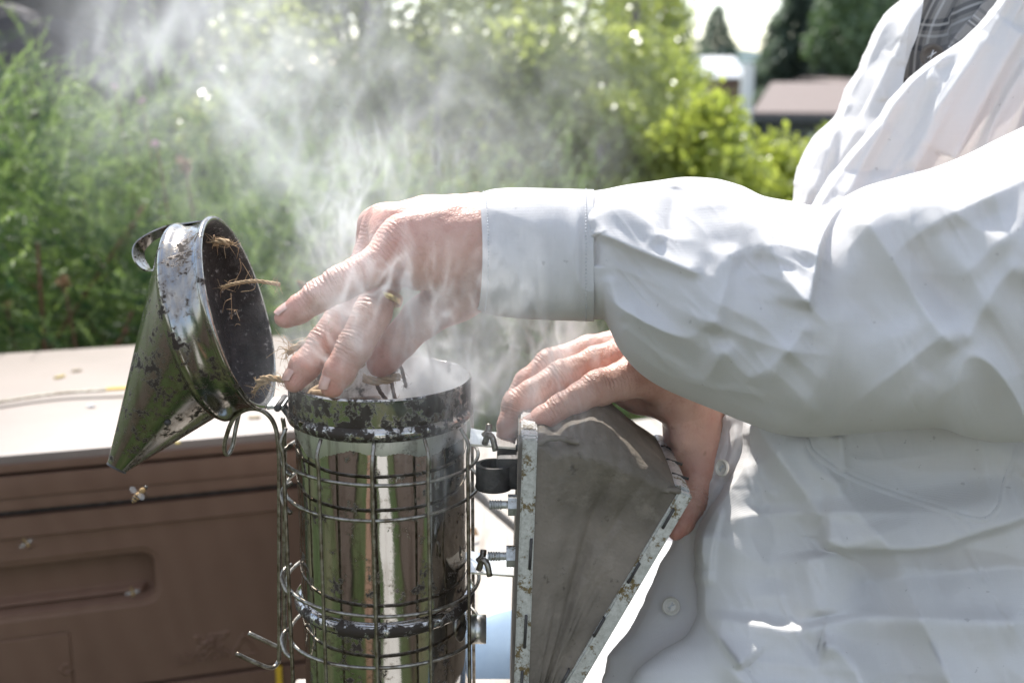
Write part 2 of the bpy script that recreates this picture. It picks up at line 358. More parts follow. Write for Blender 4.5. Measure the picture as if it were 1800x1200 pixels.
# white hip roofed pavilion
def pavilion():
    Y = 44.; a = Wp(1208, 140, Y); c = Wp(1312, 140, Y); x0, x1 = a[0], c[0]; ze = zrow(138, Y); zr = zrow(103, Y+1.2); g = empty('pavilion', ((x0+x1)/2, Y+1.2, -3.4), label='small brown pavilion with a bright white hipped metal roof', cat='pavilion')
    xm0, xm1 = x0+.15*(x1-x0), x1-.1*(x1-x0); ym = Y+1.3; y1 = Y+2.6; t = .06
    fs = {'front': [(x0, Y, ze), (x1, Y, ze), (xm1, ym, zr), (xm0, ym, zr)], 'back': [(x1, y1, ze), (x0, y1, ze), (xm0, ym, zr), (xm1, ym, zr)]}
    for k in fs:
        V = np.array(fs[k]); V = np.concatenate([V, V+[0, 0, t]]); MB().add(V, [[0, 1, 2, 3], [4, 7, 6, 5], [0, 4, 5, 1], [1, 5, 6, 2], [2, 6, 7, 3], [3, 7, 4, 0]]).build('roof', M['metal_roof'], g, smooth=False)
    for T in ([(x0, y1, ze), (x0, Y, ze), (xm0, ym, zr)], [(x1, Y, ze), (x1, y1, ze), (xm1, ym, zr)]):
        V = np.array(T); V = np.concatenate([V, V+[0, 0, t]]); MB().add(V, [[0, 1, 4, 3], [1, 2, 5, 4], [2, 0, 3, 5]], [[0, 2, 1], [3, 4, 5]]).build('roof', M['metal_roof'], g, smooth=False)
    MB().box(((x0+x1)/2, Y+1.35, (ze-3.5)/2), (x1-x0-.35, 2.1, ze+3.5)).build('wall', M['wall_brown'], g, smooth=False)
    for i in range(7):                       # standing seams on the front slope
        f = (i+1)/8; A = np.array([x0+f*(x1-x0), Y, ze+.09]); B = np.array([xm0+f*(xm1-xm0), ym, zr+.09]); MB().tube([A, B], .018, 5).build('roof_seam', M['white_paint'], g)
    p = Wp(1313, 160, Y-3); gp = MB().box((p[0], p[1], (-3.4+zrow(112, Y-3))/2), (.36, .36, zrow(112, Y-3)+3.4)).build('fence_post', M['white_paint'], None, smooth=False); tag(gp, 'broad white post standing right of the white roofed pavilion', 'post')
pavilion()
# pale parked van glimpsed through the leaves
def van():
    Y = 17.; a = Wp(1068, 100, Y); c = Wp(1115, 138, Y); g = empty('parked_van', (a[0]+.2, Y+.9, -1.5), label='white van parked behind the leafy shrubs, left of the pavilion', cat='van')
    xc = (a[0]+c[0])/2-.4; zt = a[2]; zb = -.95
    prof = [(-1.5, zb), (-1.5, zt-.15), (-1.35, zt), (.75, zt), (1.05, zt-.55), (1.5, zt-.7), (1.6, zt-1.0), (1.6, zb)]
    V = [(xc+x, Y+dy, z) for dy in (0, 1.7) for x, z in prof]; n = len(prof)
    bm = bmesh.new(); vs_ = [bm.verts.new(v) for v in V]
    bm.faces.new(vs_[:n]); bm.faces.new(vs_[n:][::-1])
    for i in range(n): bm.faces.new([vs_[i], vs_[(i+1) % n], vs_[n+(i+1) % n], vs_[n+i]])
    bmesh.ops.recalc_face_normals(bm, faces=bm.faces[:]); bmesh.ops.bevel(bm, geom=bm.edges[:], offset=.05, segments=2, affect='EDGES'); me = bpy.data.meshes.new('body'); bm.to_mesh(me); bm.free(); link('body', me, M['white_paint'], g)
    for dx in (-1.0, -.1): MB().box((xc+dx, Y-.01, zt-.42), (.72, .04, .42)).build('window', M['glass_dark'], g, smooth=False)
    MB().add([(xc+.42, Y-.02, zt-.62), (xc+.98, Y-.02, zt-.62), (xc+.74, Y-.02, zt-.2), (xc+.42, Y-.02, zt-.2)], [[0, 1, 2, 3]]).build('side_window', M['glass_dark'], g, smooth=False)
    for dx in (-.95, 1.05):
        for yy in (Y+.06, Y+1.62): 
            o = MB().tube([(xc+dx, yy-.1, zb+.02), (xc+dx, yy+.1, zb+.02)], .33, 20).build('wheel', M['glass_dark'], g)
    MB().box((xc+1.6, Y+.25, zt-.95), (.06, .3, .15)).build('headlight', M['metal_roof'], g, smooth=False); MB().box((xc+1.6, Y+1.45, zt-.95), (.06, .3, .15)).build('headlight', M['metal_roof'], g, smooth=False)
van()

# ------------------------------------------------------------------ vegetation
def leaf_quads(C, size, up=.3, fold=.25, aspect=.55, rng=RNG, D=None, Nn=None):
    """two-triangle-pair folded leaves at points C; returns V,Q"""
    n = len(C); d = rng.normal(size=(n, 3)) if D is None else D; d[:, 2] -= .2; d /= np.linalg.norm(d, axis=1)[:, None]
    u = rng.normal(size=(n, 3)) if Nn is None else Nn; u[:, 2] += up*2; s = np.cross(d, u); s /= np.linalg.norm(s, axis=1)[:, None]+1e-9; nn = np.cross(s, d)
    L_ = (size*(.65+.7*rng.random(n)))[:, None]; W_ = L_*aspect*.5
    a = C; b = C+d*L_*.5+s*W_+nn*W_*fold; c = C+d*L_; e = C+d*L_*.5-s*W_+nn*W_*fold
    V = np.stack([a, b, c, e], 1).reshape(-1, 3); i = np.arange(n)[:, None]*4
    T = np.concatenate([i+[0, 1, 2], i+[0, 2, 3]]); return V, T
def foliage_mesh(name, V, T, rnd): 
    me = mesh_np(name, V, T, smooth=False); fattr(me, 'rnd', rnd); return me
def clumps(n, blobs, rng, shell=.55):
    """n points inside a union of ellipsoids, biased to their shells"""
    w_ = np.array([b[3]*b[4]*b[5] for b in blobs])**.67; k = rng.choice(len(blobs), n, p=w_/w_.sum()); B = np.array(blobs)[k]
    d = rng.normal(size=(n, 3)); d /= np.linalg.norm(d, axis=1)[:, None]; r = shell+(1-shell)*rng.random(n)**.7
    r *= 1+.10*rng.normal(size=n)
    return B[:, :3]+d*B[:, 3:]*r[:, None], d
def juniper(seed, h=1.05, r=.55, n=2600, L0=.20):
    """feathery upright conifer shrub as local mesh around origin"""
    rng = np.random.default_rng(seed); blobs = []
    for k in range(16):
        a = rng.random()*6.283; q = rng.random()**.6; z = h*(.15+.75*rng.random())
        rr = r*(1.05-.55*z/h)*q; blobs.append((rr*math.cos(a), rr*math.sin(a), z, .17+.12*rng.random(), .17+.12*rng.random(), .20+.14*rng.random()))
    C, d = clumps(n, blobs, rng, .35); C[:, 2] = np.maximum(C[:, 2], .02)
    D = d*.55+rng.normal(size=(n, 3))*.55+np.array([0, 0, .28]); D[:, :2] += C[:, :2]*.9; D /= np.linalg.norm(D, axis=1)[:, None]
    Ls = L0*(.5+.8*rng.random(n)); m = 40
    # each spray: a curved twig with side needles
    side = np.cross(D, rng.normal(size=(n, 3))); side /= np.linalg.norm(side, axis=1)[:, None]; nrm = np.cross(D, side)
    t = np.linspace(.08, 1, m)[None, :, None]; bend = side[:, None]*(t**2)*.22*Ls[:, None, None]
    base = C[:, None]+D[:, None]*t*Ls[:, None, None]+bend
    ang = rng.random((n, m, 1))*6.283; o = np.cos(ang)*side[:, None]+np.sin(ang)*nrm[:, None]
    nl = (.026*(1.2-t*.85))*(.7+.6*rng.random((n, m, 1))); tip = base+(D[:, None]*.75+o*.66)*nl
    wv = np.cross(o, D[:, None]); wd = .0013*wv
    wd = wd*1.15; V = np.stack([base-wd, base+wd, tip], 2).reshape(-1, 3); T = np.arange(n*m*3).reshape(-1, 3)
    hue = np.repeat(np.clip((.10+.35*fbm(C[:, 0]*5+seed, C[:, 1]*5, C[:, 2]*5, 2)+.25*rng.normal(size=n))[:, None]+.70*t[0, :, 0][None]**1.6, 0, 1).ravel(), 3)
    st = MB()
    for k in range(13):
        a = rng.random()*6.283; e = np.array([math.cos(a)*r*.75, math.sin(a)*r*.75, h*(.55+.35*rng.random())]); mid = e*.5+rng.normal(size=3)*.06
        st.tube(spline([(0, 0, 0), mid*np.array([.8, .8, .7]), mid, e], 14), np.linspace(.011, .003, 14), 6)
    return (V, T, hue), st
jun = [juniper(s, h, r, n) for s, h, r, n in ((11, 1.05, .55, 2500), (12, .95, .6, 2500), (13, .8, .6, 2200))]
jme = []
for k, ((V, T, hue), st) in enumerate(jun):
    me = foliage_mesh('foliage', V, T, hue); me.materials.append(M['juniper']); jme.append(me)
def bush(k, x, y, rz, s, label, group=None, z=0, cat='shrub'):
    g = empty('juniper_bush', (x, y, z), rz, label, cat, group); g.scale = (s, s, s)
    o = bpy.data.objects.new('foliage', jme[k]); COL.objects.link(o); o.parent = g
    key = 'stem%d' % k
    if key not in bpy.data.meshes:
        st = jun[k][1]; me = mesh_np(key, np.concatenate(st.V), [np.concatenate(st.Q), np.concatenate(st.T)]); me.materials.append(M['stem'])
    o = bpy.data.objects.new('stem', bpy.data.meshes[key]); COL.objects.link(o); o.parent = g
    return g
GJ = 'feathery green juniper bushes behind the hive'
bush(0, -.98, 2.05, .3, .86, 'tall feathery juniper bush at the far left behind the hive', GJ)
bush(1, -.46, 2.15, 1.9, .80, 'feathery juniper bush directly behind the metal cone lid', GJ)
bush(0, .10, 2.30, 3.6, .66, 'smoke veiled juniper bush behind the upper hand', GJ)
bush(2, -.80, 2.75, 5.0, 1.05, 'darker juniper bush in the second row behind the hive, left of the lid', GJ)
bush(1, -1.55, 2.5, 2.6, 1.1, 'juniper bush cut by the left edge of the picture', GJ)
bush(2, -.22, 2.8, .9, .88, 'juniper bush in the second row behind the rising smoke', GJ)
bush(2, .60, 2.6, 4.1, .62, 'low juniper bush seen between the sleeve and the far hand', GJ)
bush(1, .20, 2.9, 5.6, .62, 'juniper bush in the second row behind the sleeve cuff', GJ)
def tree(name, x, y, H, blobs, n, size, leafm, label, trunk=True, seed=1, cat='tree', aspect=.6, up=.3, group=None, tr=.05, z=0, lean=(0, 0)):
    rng = np.random.default_rng(seed); g = empty(name, (x, y, z), 0, label, cat, group)
    C, d = clumps(n, blobs, rng, .3)
    V, T = leaf_quads(C, size, aspect=aspect, rng=rng, up=up); rnd = np.clip(.5+.4*fbm(C[:, 0]*3/size*.03, C[:, 1]*3/size*.03, C[:, 2]*3/size*.03, 2)+.2*rng.normal(size=n), 0, 1)
    me = foliage_mesh('crown', V+np.array([x, y, z]), T, np.repeat(rnd, 4)); me.materials.append(leafm); link('crown', me, None, g)
    if trunk:
        b = MB(); b.tube(spline([(x, y, z-.1), (x+lean[0]*.4, y, z+H*.35), (x+lean[0], y+lean[1], z+H*.9)], 12), np.linspace(tr, tr*.3, 12), 8); b.build('trunk', M['bark'], g)
        b = MB()
        for k in range(min(14, len(blobs))):
            q = np.array(blobs[k][:3])+[x, y, z]; zz = z+min(H*.8, max(.1, (q[2]-z)*.55)); s0 = np.array([x+lean[0]*(zz-z)/H, y, zz]); b.tube(spline([s0, (s0+q)/2+rng.normal(size=3)*.04*H/2, q], 8), np.linspace(tr*.45, tr*.1, 8), 6)
        b.build('limb', M['bark'], g)
    return g
def blobset(seed, n, rx, ry, z0, z1, s0, s1):
    rng = np.random.default_rng(seed); o = []
    for k in range(n):
        a = rng.random()*6.283; q = rng.random()**.5; z = z0+(z1-z0)*rng.random(); o.append((rx*q*math.cos(a), ry*q*math.sin(a), z, *(s0+(s1-s0)*rng.random(3))))
    return o
GS = 'leafy shrubs and small trees behind the junipers'
tree('leafy_tree', -.55, 4.0, 2.4, blobset(21, 26, .50, .4, .6, 1.7, .12, .26), 14000, .032, M['leaf'], 'slender leafy tree behind the thickest smoke, left of the two leaning trunks', seed=21, group=GS, tr=.03, lean=(.12, 0))
tree('leafy_tree', .02, 4.3, 2.0, blobset(22, 26, .34, .4, .5, 1.7, .12, .24), 13000, .034, M['leaf'], 'leafy tree with a leaning grey trunk above the upper wrist', seed=22, group=GS, tr=.045, lean=(.20, 0))
tree('leafy_tree', .42, 5.0, 1.8, blobset(23, 26, .30, .5, .2, 1.10, .10, .20), 13000, .036, M['leaf'], 'leafy tree with yellowing tips left of the white roofed pavilion', seed=23, group=GS, tr=.04, lean=(.10, 0))
tree('leafy_tree', -1.2, 4.4, 2.3, blobset(24, 22, .5, .4, .6, 2.0, .14, .30), 11000, .034, M['leaf'], 'leafy shrub at the upper left beside the dark rocks', seed=24, group=GS, tr=.03)
tree('lime_shrub', .67, 3.7, .8, blobset(25, 34, .42, .3, .20, .84, .08, .13), 22000, .030, M['lime'], 'bright lime green shrub whose top reaches the brown roof', seed=25, cat='shrub', tr=.02)
tree('lime_shrub', 1.06, 4.2, .9, blobset(26, 22, .36, .3, .15, .79, .09, .14), 13000, .032, M['lime'], 'lime green shrub beside the jacket, under the dark eaves', seed=26, cat='shrub', tr=.02)
tree('lime_shrub', .25, 3.45, .9, blobset(27, 18, .42, .3, .15, .80, .10, .17), 9000, .030, M['lime'], 'lime tinted shrub in the smoke just above the sleeve cuff', seed=27, cat='shrub', tr=.02)
tree('lime_shrub', .47, 3.65, .9, blobset(55, 26, .20, .25, .3, .93, .08, .13), 14000, .030, M['lime'], 'taller lime green shrub with yellow tips just left of the pavilion', seed=55, cat='shrub', tr=.02)
tree('leafy_shrub', -.22, 3.55, 1.2, blobset(51, 34, .42, .3, .25, 1.10, .10, .2), 16000, .028, M['leaf'], 'yellow green leafy shrub behind the smoke above the knuckles', seed=51, group=GS, cat='shrub', tr=.02)
tree('leafy_shrub', .20, 3.9, 1.2, blobset(52, 30, .36, .3, .2, 1.02, .10, .2), 14000, .028, M['leaf'], 'yellow green leafy shrub behind the near sleeve, left of the lime shrub', seed=52, group=GS, cat='shrub', tr=.02)
tree('leafy_shrub', -.80, 3.6, 1.2, blobset(53, 34, .42, .3, .45, 1.12, .10, .18), 14000, .026, M['leaf'], 'small leaved shrub above the junipers, left of the smoke', seed=53, group=GS, cat='shrub', tr=.02)
tree('leafy_tree', .60, 6.4, 2.2, blobset(54, 26, .34, .3, .5, 1.45, .12, .22), 9000, .034, M['leaf'], 'yellowing tree whose top ends left of the small pointed spruce', seed=54, group=GS, tr=.04)
# spruces and far trees
def spruce(px, ytop, ybase, Y, wpx, label, seed, n=12000, full=1.0, m=None):
    rng = np.random.default_rng(seed); zt = zrow(ytop, Y); x = float(Wp(px, ytop, Y)[0]); zb = -3.2; H = zt-zb; mpp = Y/FPX; z1 = zrow(ybase, Y); R0 = wpx*mpp/2/((zt-z1))*(H)
    R0 = min(R0, H*.42)
    f = rng.random(n)**.6; a = rng.random(n)*6.283; tier = .5+.5*np.abs(np.sin(f*H*3.1+2*np.sin(a*3)))
    r = R0*f*(.25+.75*rng.random(n)**.5)*(.45+.55*tier)*(1+.25*np.sin(a*5+seed)+.20*np.sin(f*31+a*2)); C = np.stack([x+r*np.cos(a), Y+r*np.sin(a), zt-f*H*.95-r*.12], -1)
    D = np.stack([np.cos(a), np.sin(a), -.35+.3*rng.random(n)], -1)+rng.normal(size=(n, 3))*.3
    V, T = leaf_quads(C, .05*H+0*f if False else H*.035, D=D, aspect=.35, rng=rng, up=.6)
    g = empty('spruce_tree', (x, Y, zb), 0, label, 'tree'); me = foliage_mesh('crown', V, T, np.repeat(np.clip(.5+.3*rng.normal(size=n), 0, 1), 4)); me.materials.append(m or M['spruce']); link('crown', me, None, g)
    MB().tube([(x, Y, zb-.1), (x, Y, zt-.1)], [H*.02, H*.004], 8).build('trunk', M['bark'], g); return g
spruce(1262, 6, 104, 62, 80, 'small pointed spruce rising behind the white roofed pavilion', 31)
spruce(1408, -60, 142, 50, 215, 'large dark spruce directly behind the brown roofed house', 32, 30000)
spruce(1158, -90, 100, 48, 190, 'tall spruce behind the yellowing leafy tree, top beyond the frame', 33, 12000)
tree('broadleaf_tree', *Wp(1545, 100, 46)[:2], 9, blobset(34, 34, 2.6, 2.5, 2.2, 8.8, .6, 1.3), 16000, .26, M['far_leaf'], 'dark broadleaf tree behind the house, against the white jacket', seed=34, tr=.3, z=-3.4)
tree('broadleaf_tree', *Wp(1500, 60, 70)[:2], 11, blobset(35, 30, 3.0, 3, 3, 11, .7, 1.5), 12000, .32, M['far_leaf'], 'paler broadleaf tree between the large spruce and the dark tree', seed=35, tr=.3, z=-3.4)
b_ = blobset(36, 60, 60, 6, .6, 3.2, 1.2, 2.2)
C_, _ = clumps(22000, b_, RNG, .3); V_, T_ = leaf_quads(C_+[0, 92, -3.4], .55); me_ = foliage_mesh('distant_woodland', V_, T_, np.repeat(RNG.random(22000), 4)); o_ = link('distant_woodland', me_, M['far_leaf']); tag(o_, 'low line of woodland on the skyline beyond the roofs', 'woodland', kind='stuff')
# dark rocks, upper left
def rock(x, y, z, s, seed, label):
    bm = bmesh.new(); bmesh.ops.create_icosphere(bm, subdivisions=4, radius=1)
    V = np.array([v.co[:] for v in bm.verts]); F = np.array([[v.index for v in f.verts] for f in bm.faces]); bm.free()
    d = 1+.28*fbm(V[:, 0]*1.3+seed, V[:, 1]*1.3, V[:, 2]*1.3, 4); V = V*d[:, None]; V = np.round(V*3.2)/3.2*.35+V*.65
    o = link('boulder', mesh_np('boulder', V*np.array(s)+np.array([x, y, z]), F, True), M['rock']); return tag(o, label, 'boulder', 'dark boulders at the upper left')
for k, (px, py, Y, s, lb) in enumerate([(20, 70, 3.6, (.34, .3, .34), 'dark boulder at the top left corner'), (150, 20, 4.0, (.40, .3, .26), 'upper dark boulder partly veiled by smoke'), (95, 165, 3.4, (.24, .22, .17), 'lower dark boulder above the junipers'), (-60, 200, 3.2, (.26, .3, .3), 'dark boulder at the left picture edge')]):
    q = Wp(px, py, Y); rock(q[0], q[1], q[2], s, k*5., lb)
q = Wp(60, 150, 3.9); o = rock(q[0], q[1]+.4, .45, (.9, .45, .62), 40., 'broad dark boulder that carries the others')
# flower heads and pink flowers among the junipers
def flower(px, py, Y, r, m, label, cat, name, pet):
    c = Wp(px, py, Y); g = empty(name, (c[0], c[1], c[2]-.3), 0, label, cat); b = MB(); rng = np.random.default_rng(int(px))
    C = np.repeat(c[None], 14, 0); D = rng.normal(size=(14, 3)); D[:, 2] += .8; V, T = leaf_quads(C, r*1.4, D=D, aspect=.8, rng=rng); b.add(V, None, T)
    b.lathe([(0, -r*.5), (r*.4, -r*.2), (r*.45, .0), (0, r*.35)], n=10, c=c); b.build('flower_head', m, g)
    MB().tube(spline([c+[.02, .01, -.32], c+[.015, 0, -.15], c], 8), .0018, 5).build('stalk', M['stem'], g); return g
flower(112, 497, 1.86, .011, M['dead_head'], 'dry pale brown flower head left of the cone lid', 'dry flower', 'dry_flower', 8)
flower(12, 540, 1.88, .009, M['dead_head'], 'small dry flower head at the left picture edge', 'dry flower', 'dry_flower', 8)
flower(325, 290, 1.95, .012, M['dead_head'], 'dry flower head in the junipers above the lid', 'dry flower', 'dry_flower', 8)
flower(275, 255, 2.0, .0065, M['petal'], 'small pink flower in the junipers, lowest of the three', 'flower', 'pink_flower', 6)
flower(250, 180, 2.3, .007, M['petal'], 'small pink flower in the middle of the three above the junipers', 'flower', 'pink_flower', 6)
flower(202, 155, 2.3, .0065, M['petal'], 'small pink flower, leftmost and highest of the three', 'flower', 'pink_flower', 6)
# lawn blades near the visible gaps
def blades():
    n = 26000; rng = np.random.default_rng(3); x = rng.uniform(-.2, 2.0, n); y = rng.uniform(1.7, 4.6, n); C = np.stack([x, y, 0*x], -1); D = rng.normal(size=(n, 3))*.35; D[:, 2] = 1; D /= np.linalg.norm(D, axis=1)[:, None]
    s = np.cross(D, rng.normal(size=(n, 3))); s /= np.linalg.norm(s, axis=1)[:, None]; h = (.05+.10*rng.random(n))[:, None]; bend = rng.normal(size=(n, 3))*.2*h
    V = np.stack([C-s*.0025, C+s*.0025, C+D*h*.6+bend*.4+s*.0018, C+D*h+bend], 1).reshape(-1, 3); i = np.arange(n)[:, None]*4
    me = foliage_mesh('grass', V, np.concatenate([i+[0, 1, 2], i+[0, 2, 3]]), np.repeat(rng.random(n), 4)); o = link('grass', me, M['leaf']); tag(o, 'tall green grass growing behind the bench and bellows', 'grass', kind='stuff')
blades()
# ---- unseen path, edging, beds and trees added for the smoker to mirror
tag(MB().box((.24, -5.2, .012), (.46, 9.5, .02)).build('path', M['path'], None, smooth=False), kind='structure')  # pale strip added out of view, gives the can a white band
tag(MB().box((-.46, -5.2, .05), (.20, 9.5, .10)).build('reflection_edging', M['sack'], None, smooth=False), 'orange brown timber edging board beside the pale path behind the viewer', 'edging')
M['dark_bed'] = simple('reflection_bed_dark', (.05, .035, .025), .9, scale=40, c2=(.09, .06, .04), bump=.9, bdist=.02)
tag(MB().box((-3.2, -1.6, .02), (4.2, 2.6, .06)).build('reflection_bed', M['dark_bed'], None, smooth=False), kind='structure'); tag(MB().box((1.75, -2.4, .02), (1.9, 4.2, .06)).build('reflection_bed', M['dark_bed'], None, smooth=False), kind='structure')  # dark beds added out of view to darken the can's reflection
tree('reflection_tree', -3.2, -6, 3.2, blobset(41, 24, 1.5, 1, .6, 2.8, .4, .7), 5000, .12, M['far_leaf'], 'dark leafy tree added behind the viewer for reflections, left side', seed=41, tr=.1)
tree('reflection_tree', 3.4, -7, 3.4, blobset(42, 24, 1.7, 1, .6, 3.0, .4, .7), 5000, .12, M['far_leaf'], 'dark leafy tree added behind the viewer for reflections, right side', seed=42, tr=.1)
# ------------------------------------------------------------------ beehive
HA = np.array(Wp(0, 800, 1.0873)); HB = np.array(Wp(501, 757, 1.169)); HZ = .65
hdir = (HB-HA)[:2]; hdir /= np.linalg.norm(hdir); hang = math.atan2(hdir[1], hdir[0]); hn = np.array([hdir[1], -hdir[0]])   # outward normal (towards camera)
HO = HB[:2]+hdir*.062                                        # right front corner
def hive_az(px, py):
    """pixel -> (a, z) on the hive front; a measured from the right corner, negative to the left"""
    q = Fv+((px-900)/FPX)*Rv-((py-600)/FPX)*Uv; t = ((HO-CP[:2])@hn)/(q[:2]@hn); w_ = CP+q*t; return float((w_[:2]-HO)@hdir), float(w_[2])
HW, HD = .52, .47
hive = empty('beehive', (HO[0], HO[1], 0), hang, 'brown plastic beehive with a sunlit flat roof and a long moulded hand grip', 'beehive')
def hbox(name, a0, a1, d0, d1, z0, z1, m, bev=.004):
    return MB().box(((a0+a1)/2, (d0+d1)/2, (z0+z1)/2), (a1-a0, d1-d0, z1-z0), bev=bev).build(name, m, hive, smooth=True, angle=40, world=False)
zg1 = hive_az(0, 835)[1]; zg2 = hive_az(0, 876)[1]; zgap = hive_az(0, 907)[1]; zl = hive_az(0, 949)[1]; zbot = hive_az(309, 1197)[1]
hbox('roof_top', -HW, 0, 0, HD, zg1+.001, HZ, M['hive_top'], .007)
hbox('roof_rim', -HW-.003, .003, -.003, HD+.003, zg1-.0005-(zg1-zg2), zg1-.0015, M['hive'], .002)
hbox('roof_skirt', -HW-.001, .001, -.001, HD+.001, zgap+.004, zg2-.0010, M['hive'], .002)
hbox('gap_shade_block', -HW+.012, -.012, .012, HD-.012, zgap-.006, zgap+.004, M['black_steel'], 0)  # black block set back in the gap, its shade put into the colour
# brown front face of the roof slab (only the top has the paler colour)
hbox('roof_face', -HW, .0, -.0035, .0, zg1+.0025, HZ-.009, M['hive'], .0015)
def hive_front(name, z0, z1, recess=True):
    nx, nzz = 420, 190
    a = np.linspace(-HW, 0, nx); z = np.linspace(z0, z1, nzz); A, Z = np.meshgrid(a, z, indexing='ij'); D = np.zeros_like(A)
    def rr(A, Z, a0, a1, z0, z1, r):
        qx = np.maximum(np.maximum(a0+r-A, A-(a1-r)), 0); qz = np.maximum(np.maximum(z0+r-Z, Z-(z1-r)), 0); dx = np.maximum(a0+r-A, A-(a1-r)); dz = np.maximum(z0+r-Z, Z-(z1-r))
        return np.hypot(qx, qz)+np.minimum(np.maximum(dx, dz), 0)-r
    sm = lambda d, w_: np.clip(.5-d/w_, 0, 1)**2*(3-2*np.clip(.5-d/w_, 0, 1))
    # step under the top lip
    D += .0035*sm(Z-zl, .0015)
    if recess:
        a1, zt = hive_az(268, 973); zb_ = hive_az(268, 1052)[1]
        d = rr(A, Z, -HW+.05, a1, zb_, zt, .012); D += .020*sm(d, .004)+.0015*sm(d-.006, .004)
        D -= .010*sm(rr(A, Z, -HW+.05, a1-.008, zb_-.0, zb_+.010, .003)+.002, .006)*sm(d, .004)
        a2, z2 = hive_az(122, 1113); d2 = rr(A, Z, -HW+.07, a2, z0+.0, z2, .005); D += .0016*sm(np.abs(d2)-.0010, .0008)
        am, zm = hive_az(117, 1178); d3 = np.abs(np.abs(A-am)+np.abs(Z-zm)-.006)-.0012; D -= .0012*sm(d3, .0008)
        at_, zt_ = hive_az(430, 1140)                       # raised recycling triangle
        u = (A-at_); v = (Z-zt_); tri = np.maximum(np.maximum(.866*u+.5*v, -.866*u+.5*v), -v)-.0075; D -= .0015*sm(np.abs(tri)-.0011, .0008)
        # raised bee emblem: body, wings
        ab, zb2 = hive_az(368, 1132)
        def ell(ca, cz, ra, rz, th): 
            x = (A-ab-ca)*math.cos(th)+(Z-zb2-cz)*math.sin(th); y = -(A-ab-ca)*math.sin(th)+(Z-zb2-cz)*math.cos(th); return (np.hypot(x/ra, y/rz)-1)*min(ra, rz)
        for e in ((0, 0, .0050, .0034, .5), (-.006, -.005, .0068, .0036, .7), (.0035, .0065, .0034, .003, 0), (.010, .006, .0085, .0026, .35), (-.008, .005, .006, .0024, -.6), (.008, -.003, .006, .0022, -.2)):
            D -= .0014*sm(np.abs(ell(*e))-.0008, .0008)
    V = np.stack([A, D, Z], -1); b = MB(); b.grid(V); 
    # side strips to give depth
    b.box((-HW/2, HD/2+.03, (z0+z1)/2), (HW, HD-.06, z1-z0)); 
    b.box((-.006, .035, (z0+z1)/2), (.012, .066, z1-z0)); b.box((-HW+.006, .035, (z0+z1)/2), (.012, .066, z1-z0))
    b.box((-HW/2, .035, z1-.004), (HW-.02, .06, .008))
    return b.build(name, M['hive'], hive, smooth=True, angle=35, world=False)
hive_front('hive_box', zbot+.002, zgap-.003)
hbox('hive_box', -HW, 0, 0, HD, zbot-.235, zbot-.002, M['hive'], .003)
hbox('hive_stand', -HW+.02, -.02, .02, HD-.02, 0.0, zbot-.237, M['hive'], .003)
# word moulded under the emblem
fc = bpy.data.curves.new('moulded_text', 'FONT'); fc.body = 'LYSON'; fc.size = .016; fc.extrude = .0009; fc.bevel_depth = .0003; fc.align_x = 'CENTER'
fo = bpy.data.objects.new('moulded_text', fc); COL.objects.link(fo); bpy.context.view_layer.update()
me = bpy.data.meshes.new_from_object(fo.evaluated_get(bpy.context.evaluated_depsgraph_get())); bpy.data.objects.remove(fo); me.name = 'moulded_text'
at_, zt_ = hive_az(364, 1163); me.transform(Matrix.Translation((at_, .0028, zt_)) @ Matrix.Rotation(rad(90), 4, 'X') @ Matrix.Diagonal((1.25, 1, 1, 1)).to_4x4()); me.materials.clear(); me.materials.append(M['hive'])
o = bpy.data.objects.new('moulded_text', me); COL.objects.link(o); o.parent = hive
# metal frame lifter lying on the roof, debris
pts = [onz(-40, 714, HZ+.004), onz(90, 694, HZ+.005), onz(180, 687, HZ+.006), onz(300, 680, HZ+.007)]
tool = empty('hive_tool', onz(90, 694, HZ), 0, 'long flat steel hive tool with a yellow end lying on the hive roof', 'hive tool')
def bar(name, p, w_, h, m, par):
    p = np.asarray(p); t = np.gradient(p, axis=0); t /= np.linalg.norm(t, axis=1)[:, None]; s = np.stack([-t[:, 1], t[:, 0], 0*t[:, 0]], -1); u = np.array([0, 0, 1.])
    V = np.stack([p-s*w_/2, p+s*w_/2, p+s*w_/2+u*h, p-s*w_/2+u*h], 1); b = MB(); b.grid(V, closed=True); n = len(p)*4; b.Q.append(np.array([[0, 3, 2, 1], [n-4, n-3, n-2, n-1]])); return b.build(name, m, par, smooth=False)
M['yellow'] = simple('yellow_paint', (.75, .50, .03), .45, scale=60, c2=(.6, .36, .03))
sp = spline(pts, 30); bar('blade', sp[:21], .0065, .0022, M['wire'], tool); bar('handle_end', sp[20:]+[0, 0, .0006], .0072, .0026, M['yellow'], tool)
rng = np.random.default_rng(5)
M['wax'] = simple('beeswax_crumb', (.75, .55, .10), .6, scale=100); M['chip'] = simple('straw_chip', (.55, .44, .28), .8, scale=100)
def crumb(name, px, py, l, w_, m, label, cat, rot, grp):
    c = onz(px, py, HZ+.0015); V = []; bm = bmesh.new(); bmesh.ops.create_icosphere(bm, subdivisions=2, radius=.5); V = np.array([v.co[:] for v in bm.verts]); F = np.array([[v.index for v in f.verts] for f in bm.faces]); bm.free()
    V = V*(1+.3*vnoise(V[:, 0]*3+px, V[:, 1]*3, V[:, 2]*3))[:, None]*[l, w_, .003]; ca, sa = math.cos(rot), math.sin(rot); V = V@np.array([[ca, sa, 0], [-sa, ca, 0], [0, 0, 1]])+c
    return tag(link(name, mesh_np(name, V, F), m), label, cat, grp)
crumb('straw_chip', 285, 731, .022, .005, M['chip'], 'curled straw chip on the hive roof left of the cone', 'debris', .2, 'litter on the hive roof')
